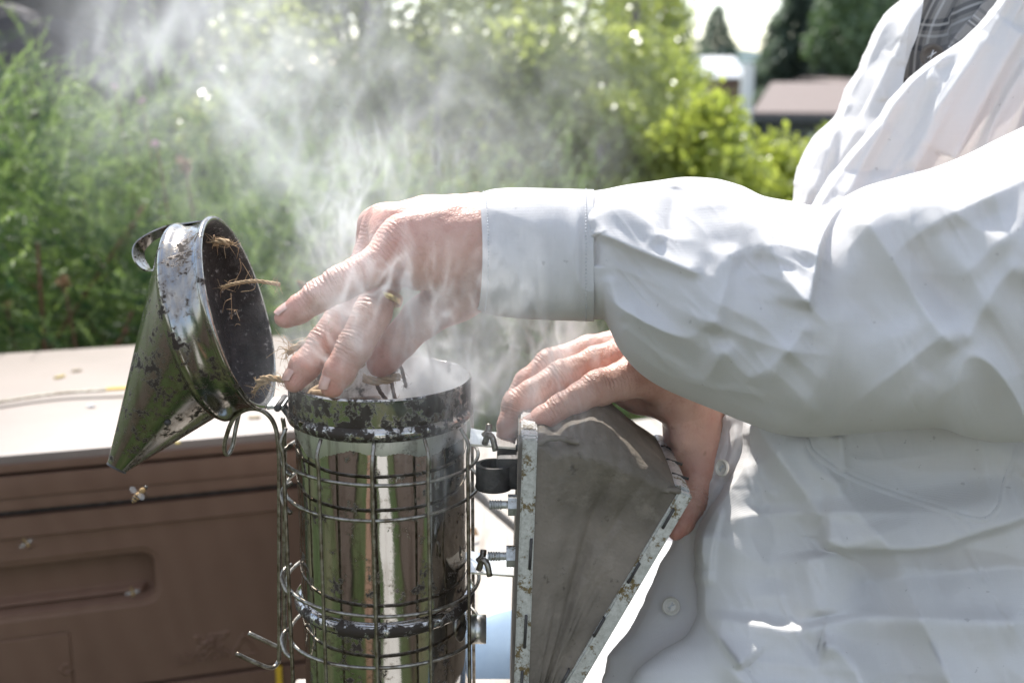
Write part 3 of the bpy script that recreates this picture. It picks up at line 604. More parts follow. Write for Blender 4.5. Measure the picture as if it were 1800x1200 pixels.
crumb('straw_chip', 135, 651, .014, .003, M['chip'], 'thin straw on the hive roof, nearest the far edge', 'debris', .5, 'litter on the hive roof')
crumb('wax_crumb', 105, 662, .016, .004, M['wax'], 'pale yellow wax crumb on the hive roof above the steel tool', 'debris', .9, 'litter on the hive roof')
crumb('straw_chip', 160, 713, .010, .005, M['white_paint'], 'whitish flake on the hive roof just below the steel tool', 'debris', .1, 'litter on the hive roof')
crumb('straw_chip', 447, 733, .014, .005, M['chip'], 'brown flake on the hive roof inside the wire hook loop', 'debris', .1, 'litter on the hive roof')
crumb('wax_crumb', 312, 778, .005, .004, M['wax'], 'yellow wax crumb at the front edge of the hive roof', 'debris', .1, 'litter on the hive roof')
# yellow strap end hanging at the lower box
a_, z_ = hive_az(490, 1190); tag(MB().box((HO[0]+hdir[0]*a_+hn[0]*.004, HO[1]+hdir[1]*a_+hn[1]*.004, z_), (.006, .003, .03)).build('yellow_tag', M['yellow'], None, smooth=False), 'narrow yellow tab on the lower hive box beside the wire hook', 'tab')

# ------------------------------------------------------------------ bench of weathered planks
BZ = .614
bench = empty('garden_bench', (-.02, 1.1, 0), 0, 'weathered grey plank bench in full sun behind the smoker', 'bench')
ex = np.array(onz(905, 1106, BZ))-np.array(onz(832, 1128, BZ)); ex[2] = 0; ex /= np.linalg.norm(ex); ey = np.array([-ex[1], ex[0], 0])
# planks run along d_ ; gap line from the photo
g0 = np.array(onz(838, 868, BZ)); g1 = np.array(onz(908, 928, BZ)); d_ = g1-g0; d_[2] = 0; d_ /= np.linalg.norm(d_); s_ = np.array([-d_[1], d_[0], 0])
nearp = np.array(onz(868, 1117, BZ))
def plank(off0, off1, l0, l1, seed):
    rng = np.random.default_rng(seed); n = 30; L_ = np.linspace(l0, l1, n); V = []
    for l in L_:
        w1 = .0015*vnoise(np.array([l*30.]), np.array([seed*1.]), np.array([0.]))[0]; zz = .0012*vnoise(np.array([l*12.]), np.array([seed+5.]), np.array([0.]))[0]
        a = g1+d_*l+s_*(off0+w1); c = g1+d_*l+s_*(off1-w1); V.append([a+[0, 0, zz-.022], c+[0, 0, zz-.022], c+[0, 0, zz], a+[0, 0, zz]])
    b = MB(); b.grid(np.array(V), closed=True); k = n*4; b.Q.append(np.array([[0, 3, 2, 1], [k-4, k-3, k-2, k-1]])); b.build('plank', M['wood'], bench, smooth=False)
lend = float((nearp-g1)@d_)
plank(.006, .105, -.26, lend, 1); plank(.115, .21, -.255, lend+.02, 2); plank(-.10, -.006, -.265, lend+.01, 3); plank(.22, .31, -.26, lend, 4)
for (l, o) in ((lend-.05, .25), (lend-.05, -.06), (-.22, .25), (-.22, -.06)):
    c = g1+d_*l+s_*o; MB().box((c[0], c[1], (BZ-.024)/2), (.05, .05, BZ-.026), bev=.003).build('leg', M['wood'], bench, smooth=False)
for l in (lend-.05, -.22):
    c = g1+d_*l+s_*.10; MB().box((c[0], c[1], BZ-.047), (.045, .40, .045), M=Matrix(((s_[1], s_[0], 0), (-s_[0], s_[1], 0), (0, 0, 1))), bev=.003).build('crossbar', M['wood'], bench, smooth=False)
crumb2 = tag(link('fallen_leaf', mesh_np('fallen_leaf', *leaf_quads(np.array([onz(842, 940, BZ+.003)]), .012))), 'orange dry leaf on the sunlit plank beside the smoker', 'leaf'); crumb2.data.materials.append(M['dead_head'])

# ------------------------------------------------------------------ smoker
SA = P(668, 668, .66); SX, SY = SA[0], SA[1]; SR = .0503
zfr = lambda py: zrow(py, SY-SR)
ZR = SA[2]; 
smoker = empty('bee_smoker', (SX, SY, zfr(1400)), 0, 'sooty stainless steel bee smoker can in a wire guard, open and full of smoke', 'bee smoker')
zb_top = zfr(768); zlow = zfr(1112); zbase = zfr(1400)
ZR = zfr(704)
M['steel'] = m_steel('mirror_stainless_steel', soot=.01, rough=.045, col=(.52, .50, .475), sc=62, zb=((ZR-.020, ZR+.002, .46), (zb_top-.005, zb_top+.006, .46), (zlow-.006, zlow+.004, .50)))
M['steel_lid'] = m_steel('sooty_lid_steel', soot=.05, rough=.13, col=(.34, .33, .31), sc=85)
sm_in = M['black_steel']
def smoker_body():
    R0 = SR; prof = [(R0-.0008, ZR), (R0, ZR+.0004), (R0+.0006, ZR-.0006), (R0, ZR-.0016), (R0, zb_top+.0055), (R0-.0006, zb_top+.004), (R0+.0012, zb_top+.002), (R0+.0014, zb_top), (R0+.0004, zb_top-.0025), (R0-.0022, zb_top-.0040), (R0-.0028, zb_top-.0043), (R0-.0028, zb_top-.0048), (R0-.0028, zb_top-.0054)]
    zz = np.linspace(zb_top-.01, zlow+.012, 14); prof += [(R0-.0028, z) for z in zz]
    prof += [(R0-.0028, zlow+.0062), (R0-.0028, zlow+.0054), (R0-.0028, zlow+.0046), (R0-.0006, zlow+.0038), (R0+.0010, zlow+.0015), (R0+.0012, zlow-.001), (R0-.0004, zlow-.0033), (R0-.0032, zlow-.0048), (R0-.0032, zlow-.0054), (R0-.0032, zlow-.0062)]
    prof += [(R0-.0032, z) for z in np.linspace(zlow-.012, zbase+.004, 8)]+[(R0-.004, zbase), (0, zbase)]
    b = MB(); b.lathe(prof, n=160, c=(SX, SY, 0)); V = b.V[0]
    ang = np.arctan2(V[:, 1]-SY, V[:, 0]-SX); dn = .00022*fbm(np.cos(ang)*3, np.sin(ang)*3, V[:, 2]*30, 3)+.0009*np.exp(-((ang+.55)/.2)**2-((V[:, 2]-(zb_top+zlow)/2+.015)/.013)**2)*-1
    V[:, 0] += np.cos(ang)*dn; V[:, 1] += np.sin(ang)*dn
    o = b.build('can_body', M['steel'], smoker, angle=50)
    pi_ = [(R0-.0008, ZR), (R0-.0016, ZR-.002), (R0-.0022, ZR-.02), (R0-.004, ZR-.055), (.0, ZR-.056)]
    b = MB(); b.lathe(pi_, n=120, c=(SX, SY, 0)); b.build('can_lining', m_steel('can_lining_steel', soot=.0, rough=.45, col=(.8, .8, .8)), smoker)
smoker_body()
GR = SR+.0042; wr = .00105
def ringz(py): return zrow(py, SY-GR)
for py in (853, 911, 1085, 1178):
    th = np.linspace(0, 2*np.pi, 97); z = ringz(py); wob = .0006*np.sin(th*3+py)
    MB().tube(np.stack([SX+(GR+wob)*np.cos(th), SY+(GR+wob)*np.sin(th), z+.0012*np.sin(th+py)], -1), wr, 8, caps=False).build('guard_ring', M['wire'], smoker)
for px in (508, 580, 672, 762, 826):
    k = np.clip((px-668)/(GR*FPX/.63), -1, 1)
    a = -math.acos(k) if abs(k) < 1 else (-.02 if k > 0 else -math.pi+.02); gr = GR+.0021; z0 = zfr(790); x, y = SX+gr*math.cos(a), SY+gr*math.sin(a)
    tl = .0035*math.cos(a*3+px)
    MB().tube(spline([(SX+(SR+.001)*math.cos(a)+tl, SY+(SR+.001)*math.sin(a), z0+.004), (x+tl*.4, y, z0-.004), (x, y, z0-.012), (x, y, ringz(911)), (x, y, ringz(1085)), (x, y, zbase+.01)], 26), wr, 8).build('guard_wire', M['wire'], smoker)
for a in (.5, 1.2, 1.9, 2.6):
    x, y = SX+(GR+.0021)*math.cos(a), SY+(GR+.0021)*math.sin(a); MB().tube([(x, y, zfr(790)), (x, y, (zfr(790)+zbase)/2), (x, y, zbase+.01)], wr, 8).build('guard_wire', M['wire'], smoker)
# small clips where the rings loop out at the left
for py in (800, 866, 1010, 1120):
    Yc = SY-.012; MB().tube(spline([Wp(512, py-18, Yc+.006), Wp(499, py-8, Yc), Wp(496, py+8, Yc-.006), Wp(502, py+26, Yc-.010), Wp(512, py+36, Yc-.012)], 16), .0013, 8).build('ring_loop', M['wire'], smoker)
# hanging hook
Yh = SY-.004
hk = [Wp(415, 1148, Yh-.012), Wp(445, 1162, Yh-.008), Wp(475, 1173, Yh-.004), Wp(488, 1164, Yh), Wp(491, 1140, Yh), Wp(491, 1000, Yh), Wp(491, 860, Yh), Wp(490, 790, Yh), Wp(482, 745, Yh), Wp(462, 722, Yh), Wp(435, 719, Yh), Wp(411, 735, Yh+.002), Wp(397, 770, Yh+.004), Wp(395, 792, Yh+.005), Wp(401, 798, Yh+.006), Wp(409, 783, Yh+.008), Wp(414, 755, Yh+.010), Wp(420, 728, Yh+.012)]
MB().tube(spline(hk, 110), .00125, 10).build('wire_hook', M['wire'], smoker)
hk2 = [Wp(437, 1112, Yh+.006), Wp(465, 1125, Yh+.008), Wp(490, 1136, Yh+.010), Wp(500, 1128, Yh+.010), Wp(500, 1000, Yh+.010), Wp(500, 850, Yh+.010), Wp(500, 760, Yh+.008), Wp(497, 735, Yh+.006)]
MB().tube(spline(hk2, 60), .00125, 10).build('wire_hook', M['wire'], smoker)
# ---- lid
LT = P(384, 385, .668); LB = P(462, 716, .662)                     # top and bottom of the open rim
LC = (LT+LB)/2; e1 = LT-LB; LR = np.linalg.norm(e1)/2; e1 /= np.linalg.norm(e1)
toc = (CP-LC)/np.linalg.norm(CP-LC); e1 = e1-0*toc
side = np.cross(e1, toc); side /= np.linalg.norm(side)
if side[0] < 0: side = -side
ax = side*math.cos(rad(16))+toc*math.sin(rad(16)); ax -= e1*ax.dot(e1); ax /= np.linalg.norm(ax); e2 = np.cross(ax, e1)
def lid_ring(s, r, n=120, sh=(0, 0)): 
    th = np.linspace(0, 2*np.pi, n, endpoint=False); return LC-ax*s+e1*sh[0]+r*(np.cos(th)[:, None]*e1+np.sin(th)[:, None]*e2)
lid_o = []
for s, r in ((0, LR-.001), (-.0005, LR), (.0002, LR+.0014), (.0018, LR+.0016), (.0034, LR+.0004), (.005, LR-.0006), (.010, LR-.0012), (.015, LR-.0006), (.0175, LR+.0010), (.0195, LR+.0024), (.0218, LR+.0026), (.0238, LR+.0012), (.0252, LR-.0010), (.0262, LR-.0020)): lid_o.append(lid_ring(s, r))
b = MB(); b.grid(np.stack(lid_o), closed=True); o_lidband = b.build('lid_band', M['steel_lid'], smoker, angle=60)
b = MB(); b.grid(np.stack([lid_ring(0, LR-.001), lid_ring(.001, LR-.0022), lid_ring(.012, LR-.0032), lid_ring(.021, LR-.004), lid_ring(.024, LR-.010), lid_ring(.0245, .030), lid_ring(.0247, .002)]), closed=True); b.build('lid_inner', M['lid_inside'], smoker, angle=60)
# oblique cone
tip = P(206, 820, .655); tr_ = .0058
tdir = tip-(LC-ax*.02); tdir /= np.linalg.norm(tdir); te = np.array([1., 0, 0])-tdir*tdir[0]; te /= np.linalg.norm(te); te2 = np.cross(tdir, te)
th = np.linspace(0, 2*np.pi, 120, endpoint=False); c0 = lid_ring(.0262, LR-.002)
# align tip ring with base ring angles
nt_ = ax*.25-tdir*.95; nt_ = -tdir; f1 = e1-nt_*e1.dot(nt_); f1 /= np.linalg.norm(f1); f2 = np.cross(nt_, f1)*-1
if f2.dot(e2) < 0: f2 = -f2
ct = tip+tr_*(np.cos(th)[:, None]*f1+np.sin(th)[:, None]*f2)
rows = [c0+(ct-c0)*t for t in np.linspace(0, 1, 24)]
b = MB(); b.grid(np.stack(rows), closed=True); b.build('lid_cone', M['steel_lid'], smoker)
b = MB(); ci = tip+(tr_*.82)*(np.cos(th)[:, None]*f1+np.sin(th)[:, None]*f2); b.grid(np.stack([ct, ct+tdir*.0012, ci+tdir*.0012, ci-tdir*.012, tip[None]+0*ci-tdir*.013]), closed=True); b.build('spout_rim', M['black_steel'], smoker, angle=60)
# rivet on the cone
rv = rows[11][int(120*.30) % 120]; 
bm = bmesh.new(); bmesh.ops.create_uvsphere(bm, u_segments=12, v_segments=8, radius=.0019); me = bpy.data.meshes.new('rivet'); bm.to_mesh(me); bm.free()
# put it where the photo shows it: choose cone vertex closest to the pixel ray
def pix(p):
    q = np.asarray(p)-CP; d = q@Fv; return np.stack([900+FPX*(q@Rv)/d, 600-FPX*(q@Uv)/d], -1)
allc = np.concatenate(rows); pp = pix(allc); dd = np.hypot(pp[:, 0]-293, pp[:, 1]-744)+1000*((np.linalg.norm(allc-CP, axis=1)-np.linalg.norm(LC-CP)) > .01); rvp = allc[np.argmin(dd)]
me.transform(Matrix.Translation(Vector(rvp))); link('rivet', me, M['black_steel'], smoker)
# thumb loop of flat strip on the lid
lp = spline([P(385, 388, .672), P(340, 394, .668), P(300, 401, .664), (P(264, 418, .660)), P(245, 437, .657), P(246, 458, .656), P(262, 474, .657), P(284, 472, .659), P(300, 455, .662), P(306, 440, .664)], 60)
t_ = np.gradient(lp, axis=0); t_ /= np.linalg.norm(t_, axis=1)[:, None]; wdir = e2*-1+ax*.15; wdir /= np.linalg.norm(wdir); wdir = wdir[None]-t_*(t_@wdir)[:, None]; wdir /= np.linalg.norm(wdir, axis=1)[:, None]; nn_ = np.cross(t_, wdir)*.0004
w_ = .0062; b = MB(); b.grid(np.stack([lp-wdir*w_-nn_, lp+wdir*w_-nn_, lp+wdir*w_+nn_, lp-wdir*w_+nn_], 1), closed=True); b.build('thumb_loop', M['steel_lid'], smoker, angle=50)
# hinge
hp = P(497, 712, .655); MB().tube([hp+[-.001, -.010, .001], hp+[-.001, .012, .001]], .0020, 10).build('hinge_pin', M['black_steel'], smoker)
MB().tube(spline([P(470, 716, .654), P(490, 712, .652), P(505, 728, .650), P(516, 744, .648)], 14), .0013, 8).build('hinge_wire', M['black_steel'], smoker)
MB().tube(spline([P(478, 706, .664), P(494, 704, .664), P(506, 722, .662), P(514, 738, .66)], 14), .0013, 8).build('hinge_wire', M['black_steel'], smoker)
b = MB(); b.box(P(489, 708, .656), (.009, .018, .0022), bev=.0006); b.build('hinge_plate', M['tin'], smoker, smooth=False)
# ---- brackets between the can and bellows
YN = .62*(math.cos(PITCH)-.0); YN = .590; YF = YN+.098; YM = (YN+YF)/2
BL = lambda px, py, Y=YN: Wp(px, py, Y)
# upright steel bracket tabs (bright in the sun)
def bracket(py0, py1, name='bracket'):
    rowsb = []
    for px in np.linspace(828, 906, 16):
        f = (px-828)/78; dip = .004*math.sin(f*3.1416)
        a = Wp(px, py0+6*f, SY+.012)+[0, 0, -dip*.3]; c = Wp(px, py0+6*f, SY+.012)+[0, -.030, 0]
        rowsb.append([a, c, c+[0, 0, -.0012], a+[0, 0, -.0012]])
    b = MB(); b.grid(np.array(rowsb), closed=True); b.build(name, M['bright_tin'], smoker, smooth=False)
bracket(752, 0); bracket(968, 0)
for (px, py) in ((858, 772), (848, 992)):
    MB().tube(spline([Wp(px-6, py+8, SY-.03), Wp(px, py-8, SY-.032), Wp(px+8, py-2, SY-.034), Wp(px+13, py+20, SY-.035)], 12), .0017, 8).build('ring_clip', M['wire'], smoker)
    MB().tube(spline([Wp(px+2, py-26, SY-.004), Wp(px, py-14, SY-.006), Wp(px-8, py-6, SY-.006)], 8), .0019, 8).build('ring_clip', M['wire'], smoker)
# air tube and dark nozzle facing the bellows
c = Wp(836, 1105, SY-.010); MB().lathe([(.0075, -.004), (.0082, -.004), (.0082, .006), (.0075, .006)], M=Matrix.Rotation(rad(90), 3, 'Y'), n=32, c=c).build('air_tube', M['bright_tin'], smoker)
b = MB(); pr = [(.009, -.011), (.0122, -.011), (.0128, -.009), (.0122, -.006), (.0122, .011), (.009, .011)]
c = Wp(868, 836, SY-.022); b.lathe([(.0098*(q[0]/.0122), q[1]*.62) for q in pr], n=48, c=c); b.build('pipe_collar', M['black_steel'], smoker, angle=40)
c = Wp(896, 820, SY-.014); MB().box(c, (.014, .026, .018), bev=.002).build('pipe_block', M['black_steel'], smoker, angle=40)
# ---- bellows (parts of the smoker)
def board(name, pts_near, ya, yb, m):
    """prism whose outline is given in the photo's pixels on the near plane"""
    nrm = [Wp(px, py, YN) for px, py in pts_near]; near = np.array([[q[0], ya, q[2]] for q in nrm]); far = near.copy(); far[:, 1] = yb; n = len(near)
    bm = bmesh.new(); va = [bm.verts.new(v) for v in near]; vb = [bm.verts.new(v) for v in far]; bm.faces.new(va); bm.faces.new(vb[::-1])
    for i in range(n): bm.faces.new([va[i], va[(i+1) % n], vb[(i+1) % n], vb[i]])
    bmesh.ops.recalc_face_normals(bm, faces=bm.faces[:]); bmesh.ops.bevel(bm, geom=bm.edges[:], offset=.0009, segments=2, affect='EDGES'); me = bpy.data.meshes.new(name); bm.to_mesh(me); bm.free()
    for p in me.polygons: p.use_smooth = True
    try: me.set_sharp_from_angle(angle=rad(40))
    except Exception: pass
    return link(name, me, m, smoker)
M['board'] = simple('bellows_board', (.20, .17, .14), .8, scale=60, c2=(.12, .10, .085), bump=.4)
board('bellows_board', [(912, 776), (930, 776), (913, 1300), (896, 1300)], YN+.002, YF-.002, M['board'])
board('edge_strip', [(919, 769), (945, 771), (926, 1300), (900, 1300)], YN-.0006, YN+.0045, M['tin'])
board('edge_strip', [(917, 769), (946, 771), (946, 780), (917, 780)], YN+.005, YF, M['tin'])
board('bellows_board', [(1203, 872), (1217, 878), (958, 1310), (944, 1304)], YN+.002, YF-.002, M['board'])
board('edge_strip', [(1194, 862), (1218, 872), (958, 1312), (933, 1300)], YN-.0006, YN+.0045, M['tin'])
board('edge_strip', [(1186, 858), (1204, 860), (1218, 872), (1203, 878)], YN+.005, YF, M['tin'])
stp = [((934, 948), (931, 1000)), ((925, 1082), (922, 1138)), ((918, 1180), (916, 1230)), ((1184, 895), (1165, 928)), ((1124, 990), (1104, 1024)), ((1062, 1087), (1044, 1118)), ((1000, 1178), (985, 1205))]
for (a, c) in stp:
    A = Wp(*a, YN-.0014); B = Wp(*c, YN-.0014); MB().tube([A+[0, .002, 0], A, B, B+[0, .002, 0]], .0008, 6).build('staple', M['black_steel'], smoker)
for yy in (.25, .5, .75):
    for (px, py) in ((1202, 862),):
        A = Wp(px, py, YN); MB().tube([(A[0]-.003, YN+.098*yy, A[2]+.0012), (A[0]+.006, YN+.098*yy, A[2]-.002)], .0008, 6).build('staple', M['black_steel'], smoker)
def leather():
    nu, nv = 90, 150; u = np.linspace(0, 1, nu)
    Lt, Lb = Wp(944, 779, YN), Wp(925, 1310, YN); Rt, Rb = Wp(1198, 868, YN), Wp(938, 1312, YN)
    path = []                                   # (w along boards 0=top..1=bottom, y 0..1 , kind)
    for k in range(nv):
        s = k/(nv-1)
        if s < .42: path.append((1-s/.42, 0., 0)) 
        elif s < .58: path.append((0., (s-.42)/.16, 1))
        else: path.append(((s-.58)/.42, 1., 0))
    rowsv = []
    for (w_, yf, k) in path:
        Lp = Lt+(Lb-Lt)*w_; Rp = Rt+(Rb-Rt)*w_; X = Lp[None]+(Rp-Lp)[None]*u[:, None]; V = X.copy(); y0, y1 = YN+.0012, YF-.0012; V[:, 1] = y0+(y1-y0)*yf
        b1 = np.sin(np.pi*u); wid = np.linalg.norm(Rp-Lp)/.09
        cre = np.exp(-((u-.50)/.055)**2)
        topb = np.exp(-(w_/.10)**1.3) 
        inw = (.0075*b1*min(1, wid)*(1-.9*topb)+.0030*cre*(1-topb)-.006*topb*b1)
        if yf == 0: V[:, 1] += inw
        elif yf == 1: V[:, 1] -= inw
        V[:, 2] += (.0050*b1**.8+.0015*np.exp(-((u-.5)/.16)**2))*topb+(.0120*b1**.8+.004*np.exp(-((u-.48)/.14)**2))*max(0., math.sin(math.pi*yf))**.55
        V[:, 2] -= .0045*np.exp(-((u-.13)/.06)**2)*topb
        V[:, 1] += b1*.0013*(1-2*np.abs(vnoise(u*6+w_*2, w_*3.1+0*u, 0*u+yf*5)))+b1*.0005*(1-2*np.abs(vnoise(u*17+w_*5, w_*9+0*u, 0*u+yf*5+9))); V[:, 1] += .0010*fbm(u*7, u*0+w_*6, u*0+yf*3, 3)*b1; V[:, 2] += .0010*fbm(u*9+4, u*0+w_*7, u*0+yf*9, 3)*b1*topb
        rowsv.append(V)
    b = MB(); b.grid(np.stack(rowsv)); o = b.build('bellows_leather', M['leather'], smoker); m = o.modifiers.new('thickness', 'SOLIDIFY'); m.thickness = .0012; m.offset = -1
    # puckered hem of leather folded over the edges
    for pts in ([(946, 779), (962, 771), (985, 770), (1000, 774), (1018, 777)], [(1150, 845), (1158, 858), (1166, 862), (1180, 861), (1196, 863)]):
        q = spline([Wp(a, c, YN+.001) for a, c in pts], 24); r = .0016+.0004*vnoise(np.arange(24)*.8, np.zeros(24), np.zeros(24)); MB().tube(q, r, 8).build('leather_hem', M['leather'], smoker)
leather()
# bolts with nuts on the back of the left board
for (px, py) in ((888, 887), (885, 977)):
    c = Wp(px, py, YN+.012); o = MB().tube([c+[-.0085, 0, 0], c+[.010, 0, 0]], .0022, 12); 
    o.build('bolt', M['tin'], smoker)
    b = MB(); 
    for k in range(5): th = np.linspace(0, 2*np.pi, 17); b.tube(np.stack([c[0]-.0080+k*.0014+0*th, c[1]+.0023*np.cos(th), c[2]+.0023*np.sin(th)], -1), .0004, 5, caps=False)
    b.build('bolt_thread', M['tin'], smoker)
    b = MB(); b.tube([c+[.0015, 0, 0], c+[.0085, 0, 0]], .0058, 6); b.build('nut', M['tin'], smoker, smooth=False)
# stool the smoker rests on (below the frame)
st = empty('stool', (SX, SY, 0), 0, 'low wooden stool under the smoker, below the picture edge', 'stool')
MB().box((SX+.01, SY+.01, zbase-.013), (.16, .15, .024), bev=.002).build('seat', M['wood'], st, smooth=False)
for dx in (-.05, .07):
    for dy in (-.05, .05): MB().box((SX+dx, SY+dy, (zbase-.026)/2), (.03, .03, zbase-.028)).build('leg', M['wood'], st, smooth=False)

# ------------------------------------------------------------------ frayed twine
def twine(name, pts, r, m, label, cat, frays, seed, fl=.012, ply=True, par=None):
    rng = np.random.default_rng(seed); p = spline(pts, 60); b = MB(); t = np.gradient(p, axis=0); t /= np.linalg.norm(t, axis=1)[:, None]; a = np.cross(t, [0.1, .9, .3]); a /= np.linalg.norm(a, axis=1)[:, None]; c = np.cross(t, a)
    s = np.concatenate([[0], np.cumsum(np.linalg.norm(np.diff(p, axis=0), axis=1))])
    for k in range(3):
        ph = s/(r*9)*6.283+k*2.094; b.tube(p+r*.55*(np.cos(ph)[:, None]*a+np.sin(ph)[:, None]*c), r*.62, 6)
    for k in range(frays):
        i = min(59, int(abs(rng.normal())*7)) if rng.random() < .5 else rng.integers(0, 60)
        i = 59-i if (rng.random() < .55) else i; d = t[i]*(1 if i > 30 else -1)*rng.random()+rng.normal(size=3)*.7; d /= np.linalg.norm(d); l = fl*(.3+.9*rng.random()); q = p[i]
        b.tube(spline([q, q+d*l*.5+rng.normal(size=3)*l*.15, q+d*l+rng.normal(size=3)*l*.3], 7), np.linspace(r*.16, r*.05, 7), 4)
    o = b.build(name, m, par); return tag(o, label, cat)
twine('twine', [P(376, 428, .652), P(388, 424, .650), P(404, 428, .649)], .0016, M['twine'], 'short knot of frayed jute twine at the top inside the open lid', 'twine', 40, 1, .007)
twine('twine', [P(390, 506, .645), P(415, 498, .643), P(450, 494, .641), P(492, 500, .640)], .0010, M['twine'], 'long strand of jute twine sticking out across the open lid', 'twine', 46, 2, .006)
twine('twine', [P(452, 672, .645), P(470, 664, .643), P(500, 668, .640)], .0016, M['twine'], 'frayed jute twine wad at the lower rim of the lid', 'twine', 50, 3, .007)
twine('twine', [P(445, 690, .648), P(456, 676, .645), P(470, 672, .644)], .0010, M['twine'], 'thin twine ends hanging at the lid hinge', 'twine', 30, 13, .006)
twine('twine', [P(505, 620, .636), P(530, 604, .634), P(556, 590, .632), P(585, 575, .632)], .0016, M['twine'], 'frayed jute twine end held between the fingers over the can', 'twine', 70, 4, .009)
twine('twine', [P(640, 664, .655), P(655, 669, .653), P(680, 667, .652), P(702, 661, .651)], .0021, M['twine'], 'pale thick piece of jute twine across the mouth of the can', 'twine', 30, 5, .004)
twine('burnt_twine', [P(660, 670, .655), P(668, 688, .656), P(682, 706, .658)], .0010, M['burnt_twine'], 'charred twine leg under the left end of the pale twine', 'twine', 20, 6, .003)
twine('burnt_twine', [P(688, 668, .655), P(691, 686, .656), P(696, 706, .658)], .0010, M['burnt_twine'], 'charred twine leg standing straight in the middle of the can', 'twine', 20, 7, .003)
twine('burnt_twine', [P(688, 660, .652), P(693, 648, .651), P(703, 643, .651), P(709, 660, .652), P(714, 680, .654)], .0009, M['burnt_twine'], 'charred hooked twine curling up over the mouth of the can', 'twine', 60, 8, .004)
twine('twine', [P(545, 700, .672), P(600, 672, .690), P(622, 640, .700), P(632, 630, .700)], .0045, M['twine'], 'thick loose roll of jute fuel standing against the left side of the can', 'twine', 70, 9, .006)
# smouldering fuel bed in the can
th = np.linspace(0, 2*np.pi, 49)[:-1]; rr_ = np.linspace(0, SR-.005, 14); A_, B_ = np.meshgrid(rr_, th, indexing='ij'); X = SX+A_*np.cos(B_); Y = SY+A_*np.sin(B_); Z = ZR-.030+.006*fbm(X*60, Y*60, X*0, 3)
b = MB(); b.grid(np.stack([X, Y, Z], -1), closed=True); tag(b.build('smoker_fuel', M['burnt_twine']), 'bed of charred smouldering twine deep inside the smoker can', 'fuel', kind='stuff')
# a few loose root hairs inside the lid
b = MB(); rng = np.random.default_rng(77)
for k in range(9):
    q = P(400+rng.random()*30, 430+rng.random()*150, .652); d = rng.normal(size=3); b.tube(spline([q, q+d*.003, q+d*.004+rng.normal(size=3)*.004], 8), .00014, 4)
tag(b.build('loose_fibres', M['twine']), 'thin loose jute hairs stuck to the sooty inside of the lid', 'fibres', kind='stuff')

# ------------------------------------------------------------------ bees
M['bee_dark'] = simple('bee_dark_shell', (.03, .022, .015), .4, scale=400); M['bee_fur'] = simple('bee_golden_fur', (.50, .34, .15), .8, scale=900, c2=(.35, .2, .07), bump=.6)
def m_wing():
    t = NT('bee_wing'); b = t.bsdf(color=(.75, .72, .66), rough=.3, alpha=.30); return t.done(b.outputs[0])
M['wing'] = m_wing()
def bee(loc, rot, scale, label):
    g = empty('honey_bee', loc, 0, label, 'bee', 'honey bees around the hive'); g.rotation_euler = rot; g.scale = (scale,)*3
    def ball(name, c, s, m, sub=3):
        bm = bmesh.new(); bmesh.ops.create_icosphere(bm, subdivisions=sub, radius=1); me = bpy.data.meshes.new(name); bm.to_mesh(me); bm.free(); me.transform(Matrix.Translation(c) @ Matrix.Diagonal((*s, 1)))
        for p in me.polygons: p.use_smooth = True
        me.materials.append(m); o = bpy.data.objects.new(name, me); COL.objects.link(o); o.parent = g; return o
    ball('thorax', (0, 0, 0), (.0022, .0019, .0019), M['bee_fur']); ball('head', (.0031, 0, -.0003), (.0012, .0015, .0013), M['bee_dark'])
    b = MB(); Vs = []
    b.lathe([(0, 0), (.0014, -.0006), (.0021, -.0022), (.0022, -.004), (.0017, -.0062), (.0008, -.0078), (0, -.0084)], M=Matrix.Rotation(rad(78), 3, 'Y'), n=18, c=(-.0018, 0, 0)); b.build('abdomen', M['bee_fur'], g, world=False)
    b = MB()
    for k in range(3): 
        f = .0026+k*.0019; r = (.00215, .00205, .0014)[k]; b.lathe([(r, -f), (r+.0002, -f-.0004), (r+.00005, -f-.001)], M=Matrix.Rotation(rad(78), 3, 'Y'), n=18, c=(-.0018, 0, 0))
    b.build('stripes', M['bee_dark'], g, world=False)
    for sg in (-1, 1):
        th = np.linspace(0, 2*np.pi, 17)[:-1]; V = np.stack([-.0026+.0018*np.cos(th)-.001, sg*(.0046+.0036*np.sin(th)), .0018+.0006*np.cos(th)], -1); V = np.concatenate([V, V.mean(0)[None]])
        b = MB(); b.add(V, None, [[i, (i+1) % 16, 16] for i in range(16)]); b.build('wing', M['wing'], g, world=False)
    for sg in (-1, 1):
        for k in range(3):
            x = .001-.0012*k; b = MB().tube([(x, sg*.0012, -.001), (x-.0006, sg*.0032, -.0014), (x-.0012, sg*.0038, -.004)], .00022, 5); b.build('leg', M['bee_dark'], g, world=False)
        MB().tube([(.0038, sg*.0005, 0), (.0050, sg*.0012, .0008)], .00014, 4).build('antenna', M['bee_dark'], g, world=False)
    return g
bee(P(250, 862, .80), (rad(20), rad(-35), rad(40)), 1.0, 'honey bee flying in front of the hive roof edge with wings spread')
a_, z_ = hive_az(50, 955); bee((HO[0]+hdir[0]*a_+hn[0]*.004, HO[1]+hdir[1]*a_+hn[1]*.004, z_), (rad(90), rad(60), hang), .85, 'dark honey bee on the hive lip at the left')
a_, z_ = hive_az(234, 1040); bee((HO[0]+hdir[0]*a_+hn[0]*.006, HO[1]+hdir[1]*a_+hn[1]*.006, z_), (rad(90), rad(80), hang), .85, 'honey bee at the right end of the hand grip recess')
bee(P(541, 508, .98), (0, rad(50), rad(20)), 1.15, 'blurred honey bee flying just behind the pointing fingertip')
